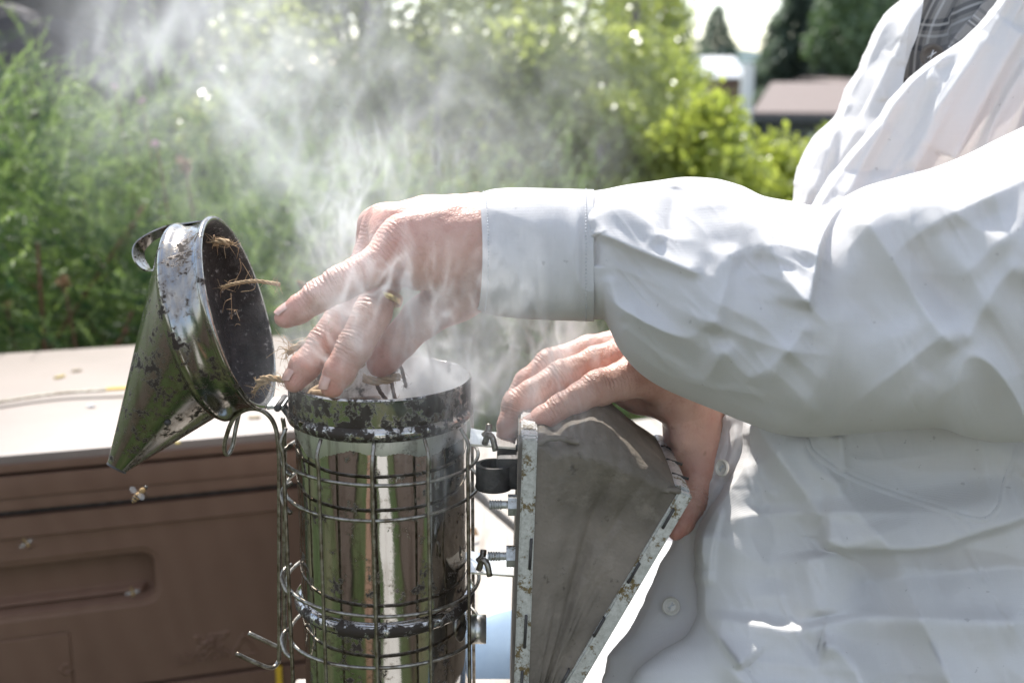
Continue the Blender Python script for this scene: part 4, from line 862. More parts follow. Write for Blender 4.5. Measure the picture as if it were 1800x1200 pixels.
# ------------------------------------------------------------------ implicit-surface modelling of the hands
def smin(a, b, k):
    h = np.clip(.5+.5*(b-a)/k, 0, 1); return b*(1-h)+a*h-k*h*(1-h)
def cone(X, a, b, ra, rb):
    d = b-a; L2 = float(d@d)+1e-12; t = np.clip(((X-a)@d)/L2, 0, 1).astype(np.float32); q = X-a-t[..., None]*d; return np.sqrt(np.einsum('...i,...i', q, q))-(ra+(rb-ra)*t)
def chain(X, pts, k=.003):
    r = None
    for (a, ra), (b, rb) in zip(pts[:-1], pts[1:]):
        c = cone(X, a, b, ra, rb); r = c if r is None else smin(r, c, k)
    return r
def jp(px, py, d, r): return (P(px, py, d), r*d/FPX)
def surface_nets(F, org, h):
    ins = F < 0; nx, ny, nz = F.shape
    def corner(i, j, k): return ins[i:nx-1+i, j:ny-1+j, k:nz-1+k]
    s = sum(corner(i, j, k).astype(np.int8) for i in (0, 1) for j in (0, 1) for k in (0, 1)); act = np.argwhere((s > 0) & (s < 8))
    idx = np.full((nx-1, ny-1, nz-1), -1, np.int32); idx[act[:, 0], act[:, 1], act[:, 2]] = np.arange(len(act))
    acc = np.zeros((len(act), 3)); cnt = np.zeros(len(act)); cs = [(i, j, k) for i in (0, 1) for j in (0, 1) for k in (0, 1)]
    for c in cs:
        for ax_ in range(3):
            if c[ax_] == 0:
                e = list(c); e[ax_] = 1; fa = F[act[:, 0]+c[0], act[:, 1]+c[1], act[:, 2]+c[2]]; fb = F[act[:, 0]+e[0], act[:, 1]+e[1], act[:, 2]+e[2]]
                m = (fa < 0) != (fb < 0); t = np.where(m, fa/np.where(m, fa-fb, 1), 0); p = np.tile(np.array(c, float), (len(act), 1)); p[:, ax_] += t; acc += p*m[:, None]; cnt += m
    V = (act+acc/cnt[:, None])*h+org; Q = []
    for ax_ in range(3):
        u, v = [(1, 2), (2, 0), (0, 1)][ax_]; sl0 = [slice(None)]*3; sl1 = [slice(None)]*3; sl0[ax_] = slice(0, -1); sl1[ax_] = slice(1, None)
        a = ins[tuple(sl0)]; b = ins[tuple(sl1)]; E = np.argwhere(a != b); lim = np.array([nx-1, ny-1, nz-1]); E = E[(E[:, u] > 0) & (E[:, v] > 0) & (E[:, u] < lim[u]) & (E[:, v] < lim[v])]
        def at(du, dv): q = E.copy(); q[:, u] -= du; q[:, v] -= dv; return idx[q[:, 0], q[:, 1], q[:, 2]]
        q = np.stack([at(1, 1), at(0, 1), at(0, 0), at(1, 0)], 1); fl = ~a[E[:, 0], E[:, 1], E[:, 2]]; q[fl] = q[fl][:, ::-1]; Q.append(q)
    Q = np.concatenate(Q); return V, Q[(Q >= 0).all(1)]
def laplace(V, Q, it, lam=.5):
    n = len(V); e = np.concatenate([Q[:, [0, 1]], Q[:, [1, 2]], Q[:, [2, 3]], Q[:, [3, 0]]]); e = np.concatenate([e, e[:, ::-1]])
    deg = np.bincount(e[:, 0], minlength=n)[:, None]
    for _ in range(it):
        A = np.stack([np.bincount(e[:, 0], weights=V[e[:, 1], k], minlength=n) for k in range(3)], 1)/deg; V = V+lam*(A-V)
    return V
def vnormals(V, Q):
    n = np.cross(V[Q[:, 2]]-V[Q[:, 0]], V[Q[:, 3]]-V[Q[:, 1]]); N = np.zeros_like(V)
    for k in range(4):
        for c in range(3): N[:, c] += np.bincount(Q[:, k], weights=n[:, c], minlength=len(V))
    return N/(np.linalg.norm(N, axis=1)[:, None]+1e-12)
def dvec(x, up, cam_): v = Rv*x+Uv*up-Fv*cam_; return v/np.linalg.norm(v)

def build_hand(fingers, palm, extra, h, lo, hi, knuckles, kf=.0011, kp=.0095):
    """fingers: dict name -> (chain pts, dorsal, joints idx); palm list of chains; extra list of (a,b,r) raised cords"""
    ax_ = [np.arange(lo[k], hi[k], h, dtype=np.float32) for k in range(3)]
    X = np.stack(np.meshgrid(*ax_, indexing='ij'), -1)
    pal = None
    for c, k in palm:
        q = chain(X, c, .008); pal = q if pal is None else smin(pal, q, k)
    for a, b, ra, rb, k in extra: pal = smin(pal, cone(X, a, b, ra, rb), k)
    fin = None
    for nme, f in fingers.items():
        q = chain(X, f[0], .0026); fin = q if fin is None else smin(fin, q, kf)
    F = smin(pal, fin, kp); org = np.array([a[0] for a in ax_], float)
    V, Q = surface_nets(F, org, h); V = laplace(V, Q, 3, .5)
    N = vnormals(V, Q); n = len(V)
    # attributes and displacement
    best = np.full(n, 1e9); fs = np.zeros(n); wr_ = np.zeros(n); tipm = np.zeros(n); disp = np.zeros(n)
    for nme, f in fingers.items():
        pts = [p for p, r in f[0]]; rr = [r for p, r in f[0]]; acc = 0; cum = [0]
        for i in range(len(pts)-1): cum.append(cum[-1]+np.linalg.norm(pts[i+1]-pts[i]))
        for i in range(len(pts)-1):
            d = pts[i+1]-pts[i]; L_ = np.linalg.norm(d); t = np.clip(((V-pts[i])@d)/L_**2, 0, 1); dd = np.linalg.norm(V-pts[i]-t[:, None]*d, axis=1)-(rr[i]+(rr[i+1]-rr[i])*t)
            m = dd < best; best[m] = dd[m]; s = cum[i]+t*L_; fs[m] = s[m]
            dor = np.clip(N[m]@f[1]*1.3+.15, 0, 1); W_ = np.zeros(m.sum())
            for j in f[2]: W_ += np.exp(-((s[m]-cum[j])/.0062)**2)
            wr_[m] = np.clip(W_, 0, 1)*dor+.12; tipm[m] = np.exp(-((cum[-1]-s[m])/.010)**2)
            dm = 0
            for j in f[2]:
                x = (s[m]-cum[j]); 
                for q, am, wd in ((0, .00042, .0007), (.0030, .00036, .0006), (-.0031, .00034, .0006), (.0058, .00022, .0006), (-.0060, .0002, .0006)): dm = dm-am*np.exp(-((x-q+.0006*vnoise(V[m, 0]*400, V[m, 1]*400, V[m, 2]*400))/wd)**2)*dor
                dm = dm+.00045*np.exp(-(x/.005)**2)*dor
            disp[m] = dm
    onf = np.exp(-np.clip(best, 0, 1)/.003); disp *= onf; wr_ = wr_*onf
    kn = np.zeros(n)
    for c in knuckles: kn = np.maximum(kn, np.exp(-((np.linalg.norm(V-c, axis=1))/.014)**2))
    V = V+N*(disp+.00030*fbm(V[:, 0]*160, V[:, 1]*160, V[:, 2]*160, 3)+.00045*fbm(V[:, 0]*55+9, V[:, 1]*55, V[:, 2]*55, 2))[:, None]
    return V, Q, fs, np.clip(wr_+.35*kn, 0, 1), np.clip(tipm*onf+.45*kn, 0, 1)
def nail(tipc, fdir, dor, r, L_, name, par, m, back=.0):
    """curved plate over a fingertip"""
    fdir = fdir/np.linalg.norm(fdir); dor = dor-fdir*dor.dot(fdir); dor /= np.linalg.norm(dor); s = np.cross(fdir, dor)
    nu, nv = 14, 12; rows = []
    for i in range(nu):
        u = i/(nu-1); row = []
        for j in range(nv):
            v = (j/(nv-1))*2-1; ph = v*.80; 
            al = (u-.5)*L_*(1-.34*v*v)
            rad_ = r*(1.035-.10*max(0, u-.45)*1.0) ; row.append(tipc+fdir*al+rad_*(math.cos(ph)*dor*.97+math.sin(ph)*s)-dor*.0012*max(0, u-.75)*2)
        rows.append(row)
    R_ = np.array(rows); b = MB(); b.grid(R_); o = b.build(name, m, par); md = o.modifiers.new('thickness', 'SOLIDIFY'); md.thickness = .0005; md.offset = 0; sb = o.modifiers.new('round', 'SUBSURF'); sb.levels = 1; sb.render_levels = 1; return o

def m_skin():
    t = NT('skin'); p = t.pos(obj=False); A = lambda n_: t.n('Attribute', attribute_name=n_).outputs['Fac']
    fs, wk, tp = A('fs'), A('wr'), A('tip')
    n1 = t.noise(48, 5, .6, p); n2 = t.noise(170, 4, .6, p)
    c = t.mix(t.ramp(n1, .32, .68), (.67, .425, .340), (.55, .300, .232)); c = t.mix(t.math('MULTIPLY', t.ramp(n2, .56, .72), .35), c, (.44, .20, .15))
    c = t.mix(t.math('MULTIPLY', tp, .55), c, (.56, .20, .15)); c = t.mix(t.ramp(t.noise(120, 2, .4, p), .70, .76, 0, .5), c, (.30, .15, .09))
    wx = t.math('ADD', t.math('MULTIPLY', fs, 2900.), t.math('MULTIPLY', t.noise(260, 3, .6, p), 9.)); wv = t.math('SINE', wx)
    v1 = t.n('TexVoronoi', {'Vector': t.pos((1, 1, 1), obj=False), 'Scale': 620}, feature='DISTANCE_TO_EDGE').outputs[0]
    v1 = t.math('MINIMUM', v1, .25)
    h = t.math('ADD', t.math('MULTIPLY', t.math('MULTIPLY', wv, wk), .9), t.math('ADD', t.math('MULTIPLY', v1, 1.1), t.math('MULTIPLY', t.noise(420, 4, .65, p), .9)))
    b = t.bsdf(color=c, rough=.43, spec=.42, normal=t.bump(h, .60, .00050), sss=.22); b.inputs['Subsurface Radius'].default_value = (.9, .3, .18); b.inputs['Subsurface Scale'].default_value = .0045
    return t.done(b.outputs[0])
M['skin'] = m_skin()
M['nail'] = simple('fingernail_horn', (.62, .385, .315), .26, scale=150, c2=(.58, .34, .28), bump=.12, bdist=.0003, spec=.6)
M['gold'] = simple('gold', (.85, .66, .32), .18, 1, scale=200, c2=(.78, .58, .26), bump=.1)

person = empty('person', (.35, .95, .45), 0, 'person in a loose white jacket over a plaid shirt, one hand on the bellows', 'person')
# ---- near hand (left hand), reaching into the can
LH = {
 'pinky': ([jp(712, 428, .612, 40), jp(664, 466, .606, 34), jp(597, 500, .602, 31), jp(562, 519, .601, 28.5), jp(525, 544, .601, 25), jp(503, 558, .601, 20)], dvec(-.35, .9, .3), (2, 3)),
 'ring': ([jp(690, 415, .632, 34), jp(676, 480, .630, 31), jp(654, 552, .622, 33), jp(622, 610, .616, 31), jp(596, 652, .614, 27), jp(584, 680, .614, 21)], dvec(-.8, .35, .45), (2, 3)),
 'middle': ([jp(668, 405, .650, 32), jp(640, 480, .648, 28), jp(606, 548, .642, 30), jp(568, 605, .636, 29), jp(535, 646, .632, 26), jp(518, 670, .631, 20.5)], dvec(-.8, .4, .4), (2, 3)),
 'index': ([jp(662, 402, .668, 30), jp(640, 470, .676, 27), jp(640, 535, .680, 28), jp(650, 580, .676, 25), jp(660, 612, .670, 20)], dvec(-.8, .3, .1), (2, 3)),
 'thumb': ([jp(800, 520, .655, 44), jp(742, 558, .652, 36), jp(700, 600, .650, 32), jp(676, 630, .650, 29), jp(668, 640, .650, 24)], dvec(-.5, -.2, -.8), (2,)),
}
palmL = [([jp(950, 452, .635, 66), jp(860, 446, .630, 76)], .01), ([jp(850, 428, .625, 74), jp(770, 425, .622, 62), jp(712, 428, .614, 48)], .012), ([jp(850, 424, .640, 70), jp(760, 408, .640, 56), jp(690, 398, .640, 38)], .012),
         ([jp(850, 420, .650, 64), jp(750, 398, .658, 44), jp(668, 396, .664, 31)], .012), ([jp(870, 470, .640, 78), jp(810, 505, .650, 50)], .012), ([jp(790, 455, .622, 54), jp(735, 462, .618, 46)], .010)]
cord = []
for (a, b_, r0, r1) in ((jp(838, 372, .618, 1), jp(712, 392, .606, 1), 9, 9), (jp(838, 356, .632, 1), jp(690, 376, .626, 1), 9, 10), (jp(838, 350, .645, 1), jp(664, 374, .646, 1), 9, 10)):
    cord.append((a[0], b_[0], r0*.62/FPX, r1*.62/FPX, .006))
kn = [P(700, 400, .604), P(664, 372, .628), P(645, 385, .648), P(706, 423, .600)]
lo = np.minimum(P(478, 700, .60), P(478, 330, .60))-.004; hi = P(945, 340, .70)+.004
allp = np.array([q[0] for f in LH.values() for q in f[0]]); lo = np.array([allp[:, 0].min()-.014, allp[:, 1].min()-.016, allp[:, 2].min()-.014]); pp2 = np.array([P(925, 446, .635), P(850, 350, .65)])
hi = np.array([pp2[0][0], max(allp[:, 1].max(), .66)+.016, P(850, 330, .64)[2]+.006])
VL, QL, fsL, wrL, tpL = build_hand(LH, palmL, cord, .00085, lo, hi, kn)
# ---- far hand (right hand), holding the bellows
RH = {
 'index': ([jp(1135, 652, .668, 40), jp(1095, 668, .660, 33), jp(1052, 682, .655, 32), jp(1020, 700, .653, 27), jp(988, 716, .652, 25), jp(955, 736, .652, 21.5), jp(934, 747, .652, 15)], dvec(-.35, .85, .4), (2, 4)),
 'middle': ([jp(1118, 618, .690, 36), jp(1050, 637, .684, 29), jp(988, 662, .680, 28), jp(935, 692, .676, 25), jp(909, 712, .674, 25), jp(895, 748, .672, 20.5), jp(890, 772, .671, 16)], dvec(-.75, .6, .3), (2, 4)),
 'ring': ([jp(1100, 608, .712, 34), jp(1035, 615, .708, 26), jp(965, 638, .704, 24), jp(925, 672, .700, 21), jp(906, 706, .698, 20), jp(896, 742, .697, 16)], dvec(-.7, .6, .2), (2, 4)),
 'pinky': ([jp(1100, 622, .732, 30), jp(1040, 634, .730, 22), jp(985, 655, .728, 20), jp(945, 690, .726, 17), jp(930, 715, .725, 14)], dvec(-.7, .6, .2), (2, 3)),
 'thumb': ([jp(1218, 762, .702, 46), jp(1228, 830, .694, 33), jp(1218, 880, .684, 25), jp(1199, 918, .676, 20), jp(1189, 934, .674, 15)], dvec(.6, -.2, .6), (2,)),
}
palmR = [([jp(1340, 810, .750, 66), jp(1270, 752, .738, 64)], .01), ([jp(1262, 735, .728, 58), jp(1190, 692, .692, 46), jp(1135, 655, .672, 40)], .012), ([jp(1262, 730, .732, 50), jp(1170, 660, .704, 42), jp(1110, 622, .695, 33)], .012),
         ([jp(1262, 735, .745, 46), jp(1170, 665, .725, 36), jp(1105, 620, .722, 30)], .012), ([jp(1252, 752, .728, 56), jp(1224, 782, .706, 50)], .012), ([jp(1195, 700, .690, 34), jp(1120, 700, .700, 22), jp(1085, 690, .700, 18)], .01)]
cordR = []
for (a, b_) in ((jp(1235, 692, .700, 1), jp(1140, 634, .652, 1)), (jp(1235, 680, .712, 1), jp(1120, 598, .678, 1))): cordR.append((a[0], b_[0], .0026, .0030, .005))
# tendon ridge that runs from wrist to thumb
cordR.append((P(1182, 695, .684), P(1196, 770, .688), .0035, .0060, .006))
allp = np.array([q[0] for f in RH.values() for q in f[0]]); lo2 = allp.min(0)-.014; hi2 = np.array([P(1335, 780, .74)[0], .79, P(1110, 575, .71)[2]+.008])
VR, QR, fsR, wrR, tpR = build_hand(RH, palmR, cordR, .00085, lo2, hi2, [P(1110, 625, .66), P(1090, 600, .68)])
# ---- arms, trunk, neck and head, thighs: coarse part of the same body, almost all hidden by clothes
def SHP(px, py, d): return P(px, py, d)
trunk = [([(P(1790, -300, 1.02), .055), (P(1790, -200, 1.02), .058)], .02), ([(P(1900, 0, .98), .10), (P(1890, 420, .98), .11), (P(1850, 900, .98), .12), (P(1850, 1300, .96), .13)], .05),
 ([(P(1800, 20, 1.06), .10), (P(1790, 400, 1.06), .11), (P(1790, 900, 1.04), .12)], .05), ([(P(1760, -480, 1.02), .085), (P(1740, -380, 1.0), .07)], .03)]
armL = [([(P(905, 446, .634), .0245), (P(1200, 460, .62), .028), (P(1480, 540, .60), .032), (P(1700, 500, .60), .034), (P(1950, 330, .66), .042)], .03)]
armR = [([(P(1300, 780, .742), .021), (P(1500, 900, .82), .032), (P(1680, 860, 1.02), .038), (P(1790, 300, 1.12), .048), (P(1820, 60, 1.12), .05)], .03)]
hh = .006; lo3 = np.array([.00, .48, .25]); hi3 = np.array([.62, 1.15, 1.42])
ax_ = [np.arange(lo3[k], hi3[k], hh, dtype=np.float32) for k in range(3)]; X = np.stack(np.meshgrid(*ax_, indexing='ij'), -1)
Fb = None
for c, k in trunk+armL+armR:
    q = chain(X, c, .03); Fb = q if Fb is None else smin(Fb, q, .025)
VB, QB = surface_nets(Fb, lo3, hh); VB = laplace(VB, QB, 3)
Vall = np.concatenate([VL, VR, VB]); Qall = np.concatenate([QL, QR+len(VL), QB+len(VL)+len(VR)])
me = mesh_np('body', Vall, Qall, True); z = np.zeros(len(VB))
fattr(me, 'fs', np.concatenate([fsL, fsR, z])); fattr(me, 'wr', np.concatenate([wrL, wrR, z])); fattr(me, 'tip', np.concatenate([tpL, tpR, z]))
body = link('body', me, M['skin'], person)
def tipnail(f, r_px, Lm, k=.35, dor=None, push=0.):
    pts = f[0]; (a, ra), (b, rb) = pts[-2], pts[-1]; d = b-a; c = a+d*(k); r = ra+(rb-ra)*k*.6; dd = d/np.linalg.norm(d); do = f[1] if dor is None else dor
    do = do-dd*do.dot(dd); do = do/np.linalg.norm(do); nail(c+do*push, dd, do, r*1.0, Lm, 'fingernail', person, M['nail'])
tipnail(LH['pinky'], 0, .0112, .75, dvec(-.45, .80, .35)); tipnail(LH['ring'], 0, .0122, .7, dvec(-.85, .1, .55)); tipnail(LH['middle'], 0, .0118, .7, dvec(-.85, .2, .45))
tipnail(RH['index'], 0, .0135, .75, dvec(-.5, .8, .35)); tipnail(RH['middle'], 0, .011, .6, dvec(-1, .1, -.1))
# wedding ring
a, b_ = P(679, 496, .6295), P(664, 545, .6265); c = (a+b_)/2; d = (b_-a)/np.linalg.norm(b_-a); e = np.cross(d, [0, 0, 1.]); e /= np.linalg.norm(e); f_ = np.cross(d, e); th = np.linspace(0, 2*np.pi, 65)[:-1]; rr0 = 34.0*.628/FPX
d2 = d
rows = []
for (dz, rad_) in ((-.0028, rr0), (-.0022, rr0+.0009), (0, rr0+.0012), (.0022, rr0+.0009), (.0028, rr0), (-.0028, rr0)): rows.append(c+d2*dz+rad_*(np.cos(th)[:, None]*e+np.sin(th)[:, None]*f_))
b = MB(); b.grid(np.stack(rows), closed=True); tag(b.build('wedding_ring', M['gold']), 'plain gold wedding ring worn on the near hand', 'ring')

# ------------------------------------------------------------------ clothing
def m_cloth(name, c=(.82, .81, .805), trans=.38, weave=1.0):
    t = NT(name); p = t.pos(obj=False); n1 = t.noise(16, 5, .6, p); n2 = t.noise(70, 4, .6, p)
    wx = t.n('TexWave', {'Vector': t.pos((1, 0, 0), obj=False), 'Scale': 700, 'Distortion': 1.5, 'Detail': 2, 'Detail Scale': 2}).outputs[1]
    wz = t.n('TexWave', {'Vector': t.pos((0, 0, 1), obj=False, rot=(0, rad(90), 0)), 'Scale': 480, 'Distortion': 1.5, 'Detail': 2, 'Detail Scale': 2}).outputs[1]
    strk = t.noise(60, 4, .6, t.pos((1, 1, 22), obj=False)); strv = t.noise(60, 4, .6, t.pos((22, 1, 1), obj=False))
    col = t.mix(t.math('MULTIPLY', t.ramp(t.math('ADD', strk, strv), .85, 1.2), .14), c, tuple(q*.80 for q in c)); col = t.mix(t.ramp(t.noise(230, 2, .5, p), .735, .76, 0, .5), col, (.35, .34, .33))
    nrm = t.bump(t.math('ADD', t.math('MULTIPLY', t.math('ADD', wx, wz), .10), t.math('ADD', t.math('MULTIPLY', n2, .8), t.math('MULTIPLY', n1, 2.2))), .30*weave, .0016)
    b = t.bsdf(color=col, rough=.85, spec=.15, normal=nrm, sheen=.2); tr = t.n('BsdfTranslucent', {'Color': (.90, .87, .85, 1), 'Normal': nrm})
    return t.done(t.n('MixShader', {0: trans, 1: b.outputs[0], 2: tr.outputs[0]}).outputs[0])
M['cloth'] = m_cloth('white_cotton'); M['button'] = simple('pearl_button', (.78, .74, .66), .25, scale=200, c2=(.70, .66, .58), bump=.05)
M['thread'] = simple('white_thread', (.75, .75, .76), .8, scale=400)
def crumple(px, py, ang, lo_, sh_, amp, seed=0., warp=.6):
    c, s_ = math.cos(rad(ang)), math.sin(rad(ang)); u = (px*c+py*s_)/lo_; v = (-px*s_+py*c)/sh_; w1 = vnoise(u*.7+seed, v*.5, 0*u+seed)*warp; n = vnoise(u+w1, v+w1*1.4+seed, 0*u+seed)
    return amp*.001*(1-2.2*np.sqrt(n*n+.0005))
def foldfield(px, py, folds):
    """folds: list of (polyline px, amplitude mm, width left px, width right px[, endtaper]) -> displacement (m) towards the viewer. 'left' is left of the walking direction on the picture"""
    D = np.zeros(px.shape)
    for f in folds:
        pl = spline(f[0], max(8, 7*len(f[0]))); amp, wl, wr2 = f[1:4]; tp = f[4] if len(f) > 4 else .18; best = np.full(px.shape, 1e9); sd = np.zeros(px.shape); tt = np.zeros(px.shape); seg = np.linalg.norm(np.diff(pl, axis=0), axis=1); cum = np.concatenate([[0], np.cumsum(seg)]); Lt = cum[-1]
        x0, y0 = pl.min(0)-3.2*max(wl, wr2); x1, y1 = pl.max(0)+3.2*max(wl, wr2); m = (px > x0) & (px < x1) & (py > y0) & (py < y1)
        if not m.any(): continue
        X_, Y_ = px[m], py[m]; bb = np.full(X_.shape, 1e9); ss = np.zeros(X_.shape); t_ = np.zeros(X_.shape)
        for i in range(len(seg)):
            d = pl[i+1]-pl[i]; u = np.clip(((X_-pl[i, 0])*d[0]+(Y_-pl[i, 1])*d[1])/(seg[i]**2+1e-9), 0, 1); qx = X_-pl[i, 0]-u*d[0]; qy = Y_-pl[i, 1]-u*d[1]; dist = np.hypot(qx, qy); cr_ = d[0]*qy-d[1]*qx
            k = dist < bb; bb[k] = dist[k]; ss[k] = cr_[k]; t_[k] = ((cum[i]+u*seg[i])/Lt)[k]
        wd = np.where(ss < 0, wl, wr2); prof = .45*np.exp(-(bb/wd)**2)+.55*np.exp(-(np.sqrt((bb/wd)**2+.02)-.141)*1.35)
        tap = np.clip(t_/tp, 0, 1)*np.clip((1-t_)/tp, 0, 1) if tp > 0 else 1; tap = tap*tap*(3-2*tap) if tp > 0 else 1
        D[m] += amp*.001*prof*tap
    return D
# sleeve of the near arm --------------------------------------------------
topS = [(1028, 337), (1060, 333), (1100, 325), (1150, 318), (1210, 311), (1250, 313), (1300, 325), (1345, 345), (1395, 354), (1440, 362), (1475, 350), (1520, 328), (1580, 311), (1640, 295), (1700, 271), (1750, 246), (1800, 222), (1900, 170), (2050, 90)]
botS = [(1028, 563), (1060, 561), (1072, 580), (1085, 608), (1105, 636), (1130, 660), (1165, 682), (1210, 702), (1270, 726), (1320, 746), (1370, 763), (1420, 768), (1500, 763), (1650, 753), (1700, 768), (1760, 778), (1800, 777), (1900, 770), (2050, 760)]
foldsS = [
 # pleat at the cuff seam
 ([(1030, 398), (1060, 372), (1100, 366), (1140, 392), (1172, 424)], 3.2, 14, 30, .12), ([(1030, 404), (1075, 418), (1125, 440), (1180, 462), (1240, 486)], 4.5, 20, 9, .15), ([(1046, 470), (1052, 430), (1046, 412)], -2.0, 12, 12, .1),
 ([(1190, 322), (1182, 362), (1173, 418)], -4.0, 30, 22, .15), ([(1225, 330), (1225, 380), (1250, 440), (1295, 480)], 3.5, 42, 42, .2),
 ([(1300, 350), (1328, 395), (1362, 438), (1440, 452)], 3.5, 40, 34, .2), ([(1290, 425), (1282, 480), (1262, 545), (1250, 590)], 3.2, 16, 44, .15),
 ([(1320, 448), (1380, 462), (1440, 472)], -2.2, 22, 24, .2),
 # deep elbow overlap
 ([(1500, 342), (1466, 376), (1444, 420), (1432, 480), (1420, 550)], 9.5, 6.5, 46, .10), ([(1478, 380), (1520, 390), (1560, 440), (1600, 505), (1650, 580), (1690, 618)], 6.5, 30, 26, .10),
 ([(1800, 455), (1755, 500), (1720, 560), (1695, 612)], 4.0, 26, 20, .15), ([(1800, 395), (1740, 440), (1690, 490)], 1.6, 18, 18, .2),
 # scalloped underside folds
 ([(1075, 560), (1130, 600), (1180, 640), (1232, 668), (1256, 640), (1270, 590)], 3.6, 26, 22, .12), ([(1262, 600), (1300, 650), (1330, 660), (1390, 612), (1424, 556)], 4.2, 22, 26, .12), ([(1345, 640), (1400, 690), (1440, 740)], 2.4, 20, 30, .2),
 ([(1480, 520), (1470, 600), (1430, 690), (1390, 750)], 3.0, 40, 40, .2), ([(1560, 560), (1580, 640), (1560, 740)], 2.6, 50, 40, .2), ([(1090, 600), (1180, 662), (1300, 690), (1380, 700)], 1.6, 10, 14, .2), ([(1640, 650), (1600, 700), (1540, 752)], 2.0, 30, 26, .2),
 ([(1560, 330), (1620, 360), (1720, 350), (1800, 330)], 2.4, 40, 40, .2), ([(1600, 420), (1690, 400), (1790, 360)], -2.0, 30, 30, .2), ([(1072, 480), (1080, 530), (1100, 570)], 2.0, 16, 20, .2),
]
def depthS(x): return interp(x, [(1020, .632), (1200, .625), (1430, .612), (1600, .592), (1800, .585), (2050, .60)])
def thickS(x): return interp(x, [(1020, .040), (1080, .046), (1200, .055), (1430, .068), (1600, .075), (1800, .08), (2050, .09)])
def tube_sheet(xs, top, bot, depth, thick, folds, nphi, bow, ex=.85, fine=.0006, xbow=None, extra=None):
    n = len(xs); t = np.linspace(0, 2*np.pi, nphi, endpoint=False)-np.pi/2; yt = sinterp(xs, top); yb = sinterp(xs, bot); mid = (yt+yb)/2; half = (yb-yt)/2
    cs, sn = np.cos(t), np.sin(t); exx = ex(xs)[:, None] if callable(ex) else ex; csx = np.sign(cs)[None]*np.abs(cs)[None]**exx; X_ = np.repeat(xs[:, None], nphi, 1).astype(float)
    if xbow is not None: X_ = X_+xbow(xs)[:, None]*np.maximum(cs, 0)[None]
    Y_ = mid[:, None]+half[:, None]*sn[None]; D0 = depth(xs)[:, None]-thick(xs)[:, None]*csx
    fr = np.clip(cs, 0, 1)**.5; F_ = foldfield(X_, Y_, folds)*fr[None]; F_ = F_+(extra(X_, Y_)*fr[None] if extra else 0); wpos = P(X_, Y_, D0); F_ = F_+fine*fbm(wpos[..., 0]*26, wpos[..., 1]*26, wpos[..., 2]*26, 4)*np.clip(fr, .15, 1)[None]
    return P(X_, Y_, D0-F_)
shirt_parts = []
xs = np.concatenate([np.linspace(1028, 1500, 236), np.linspace(1502, 1800, 130)[0:], np.linspace(1810, 2050, 24)])
sm01 = lambda x, a, b_: np.clip((x-a)/(b_-a), 0, 1)**2*(3-2*np.clip((x-a)/(b_-a), 0, 1))
foldsS = [(f[0], f[1]*(1.45 if max(q[0] for q in f[0]) < 1450 else 1.15))+tuple(f[2:]) for f in foldsS]
exS = lambda X_, Y_: (crumple(X_, Y_, 38, 230, 75, 6.5, 3.)+crumple(X_, Y_, 20, 170, 44, 1.3, 9.)+crumple(X_, Y_, 50, 70, 18, .35, 29.))*sm01(X_, 1040, 1120)*(1-sm01(X_, 1400, 1480))+(crumple(X_, Y_, 58, 330, 110, 9.0, 17.)+crumple(X_, Y_, -35, 240, 70, 2.2, 5.)+crumple(X_, Y_, 60, 90, 22, .3, 15.))*sm01(X_, 1440, 1540)
V3 = tube_sheet(xs, topS, botS, depthS, thickS, foldsS, 420, None, extra=exS, ex=lambda x: interp(x, [(1040, .75), (1200, .9), (1400, .85), (1520, .6), (1800, .45)]))
b = MB(); b.grid(V3, closed=True); jacket = b.build('jacket_sleeve', M['cloth'], person); shirt_parts.append(jacket)
# cuff
topC = [(838, 343), (850, 337), (870, 332), (900, 330), (1044, 333)]; botC = [(838, 543), (850, 549), (870, 555), (950, 562), (1044, 565)]
foldsC = [([(842, 400), (900, 392), (1000, 400), (1040, 398)], .6, 40, 40, .2), ([(1000, 350), (1004, 450), (1000, 550)], .5, 18, 18, .2), ([(1012, 350), (1018, 450), (1014, 555)], 1.2, 5, 18, .05)]
V3 = tube_sheet(np.linspace(838, 1044, 90), topC, botC, lambda x: interp(x, [(800, .636), (1060, .631)]), lambda x: interp(x, [(800, .040), (1060, .042)]), foldsC, 220, None, ex=.62, fine=.0004, extra=lambda X_, Y_: crumple(X_, Y_, 8, 150, 70, 1.1, 61.)+crumple(X_, Y_, 84, 130, 30, .7, 63.), xbow=lambda x: np.clip((960-x)/120, 0, 1)*10-10*np.clip((x-980)/60, 0, 1)*0)
b = MB(); b.grid(V3, closed=True); cuff = b.build('sleeve_cuff', M['cloth'], person); shirt_parts.append(cuff)
for ci_ in (5, 83):
    b = MB(); ring = V3[ci_]; cc = ring.mean(0); ring = ring+(ring-cc)/np.linalg.norm(ring-cc, axis=1)[:, None]*.00035
    for i in range(0, 214, 2): b.tube(ring[i:i+2], .00028, 4)
    b.build('cuff_stitching', M['thread'], person)
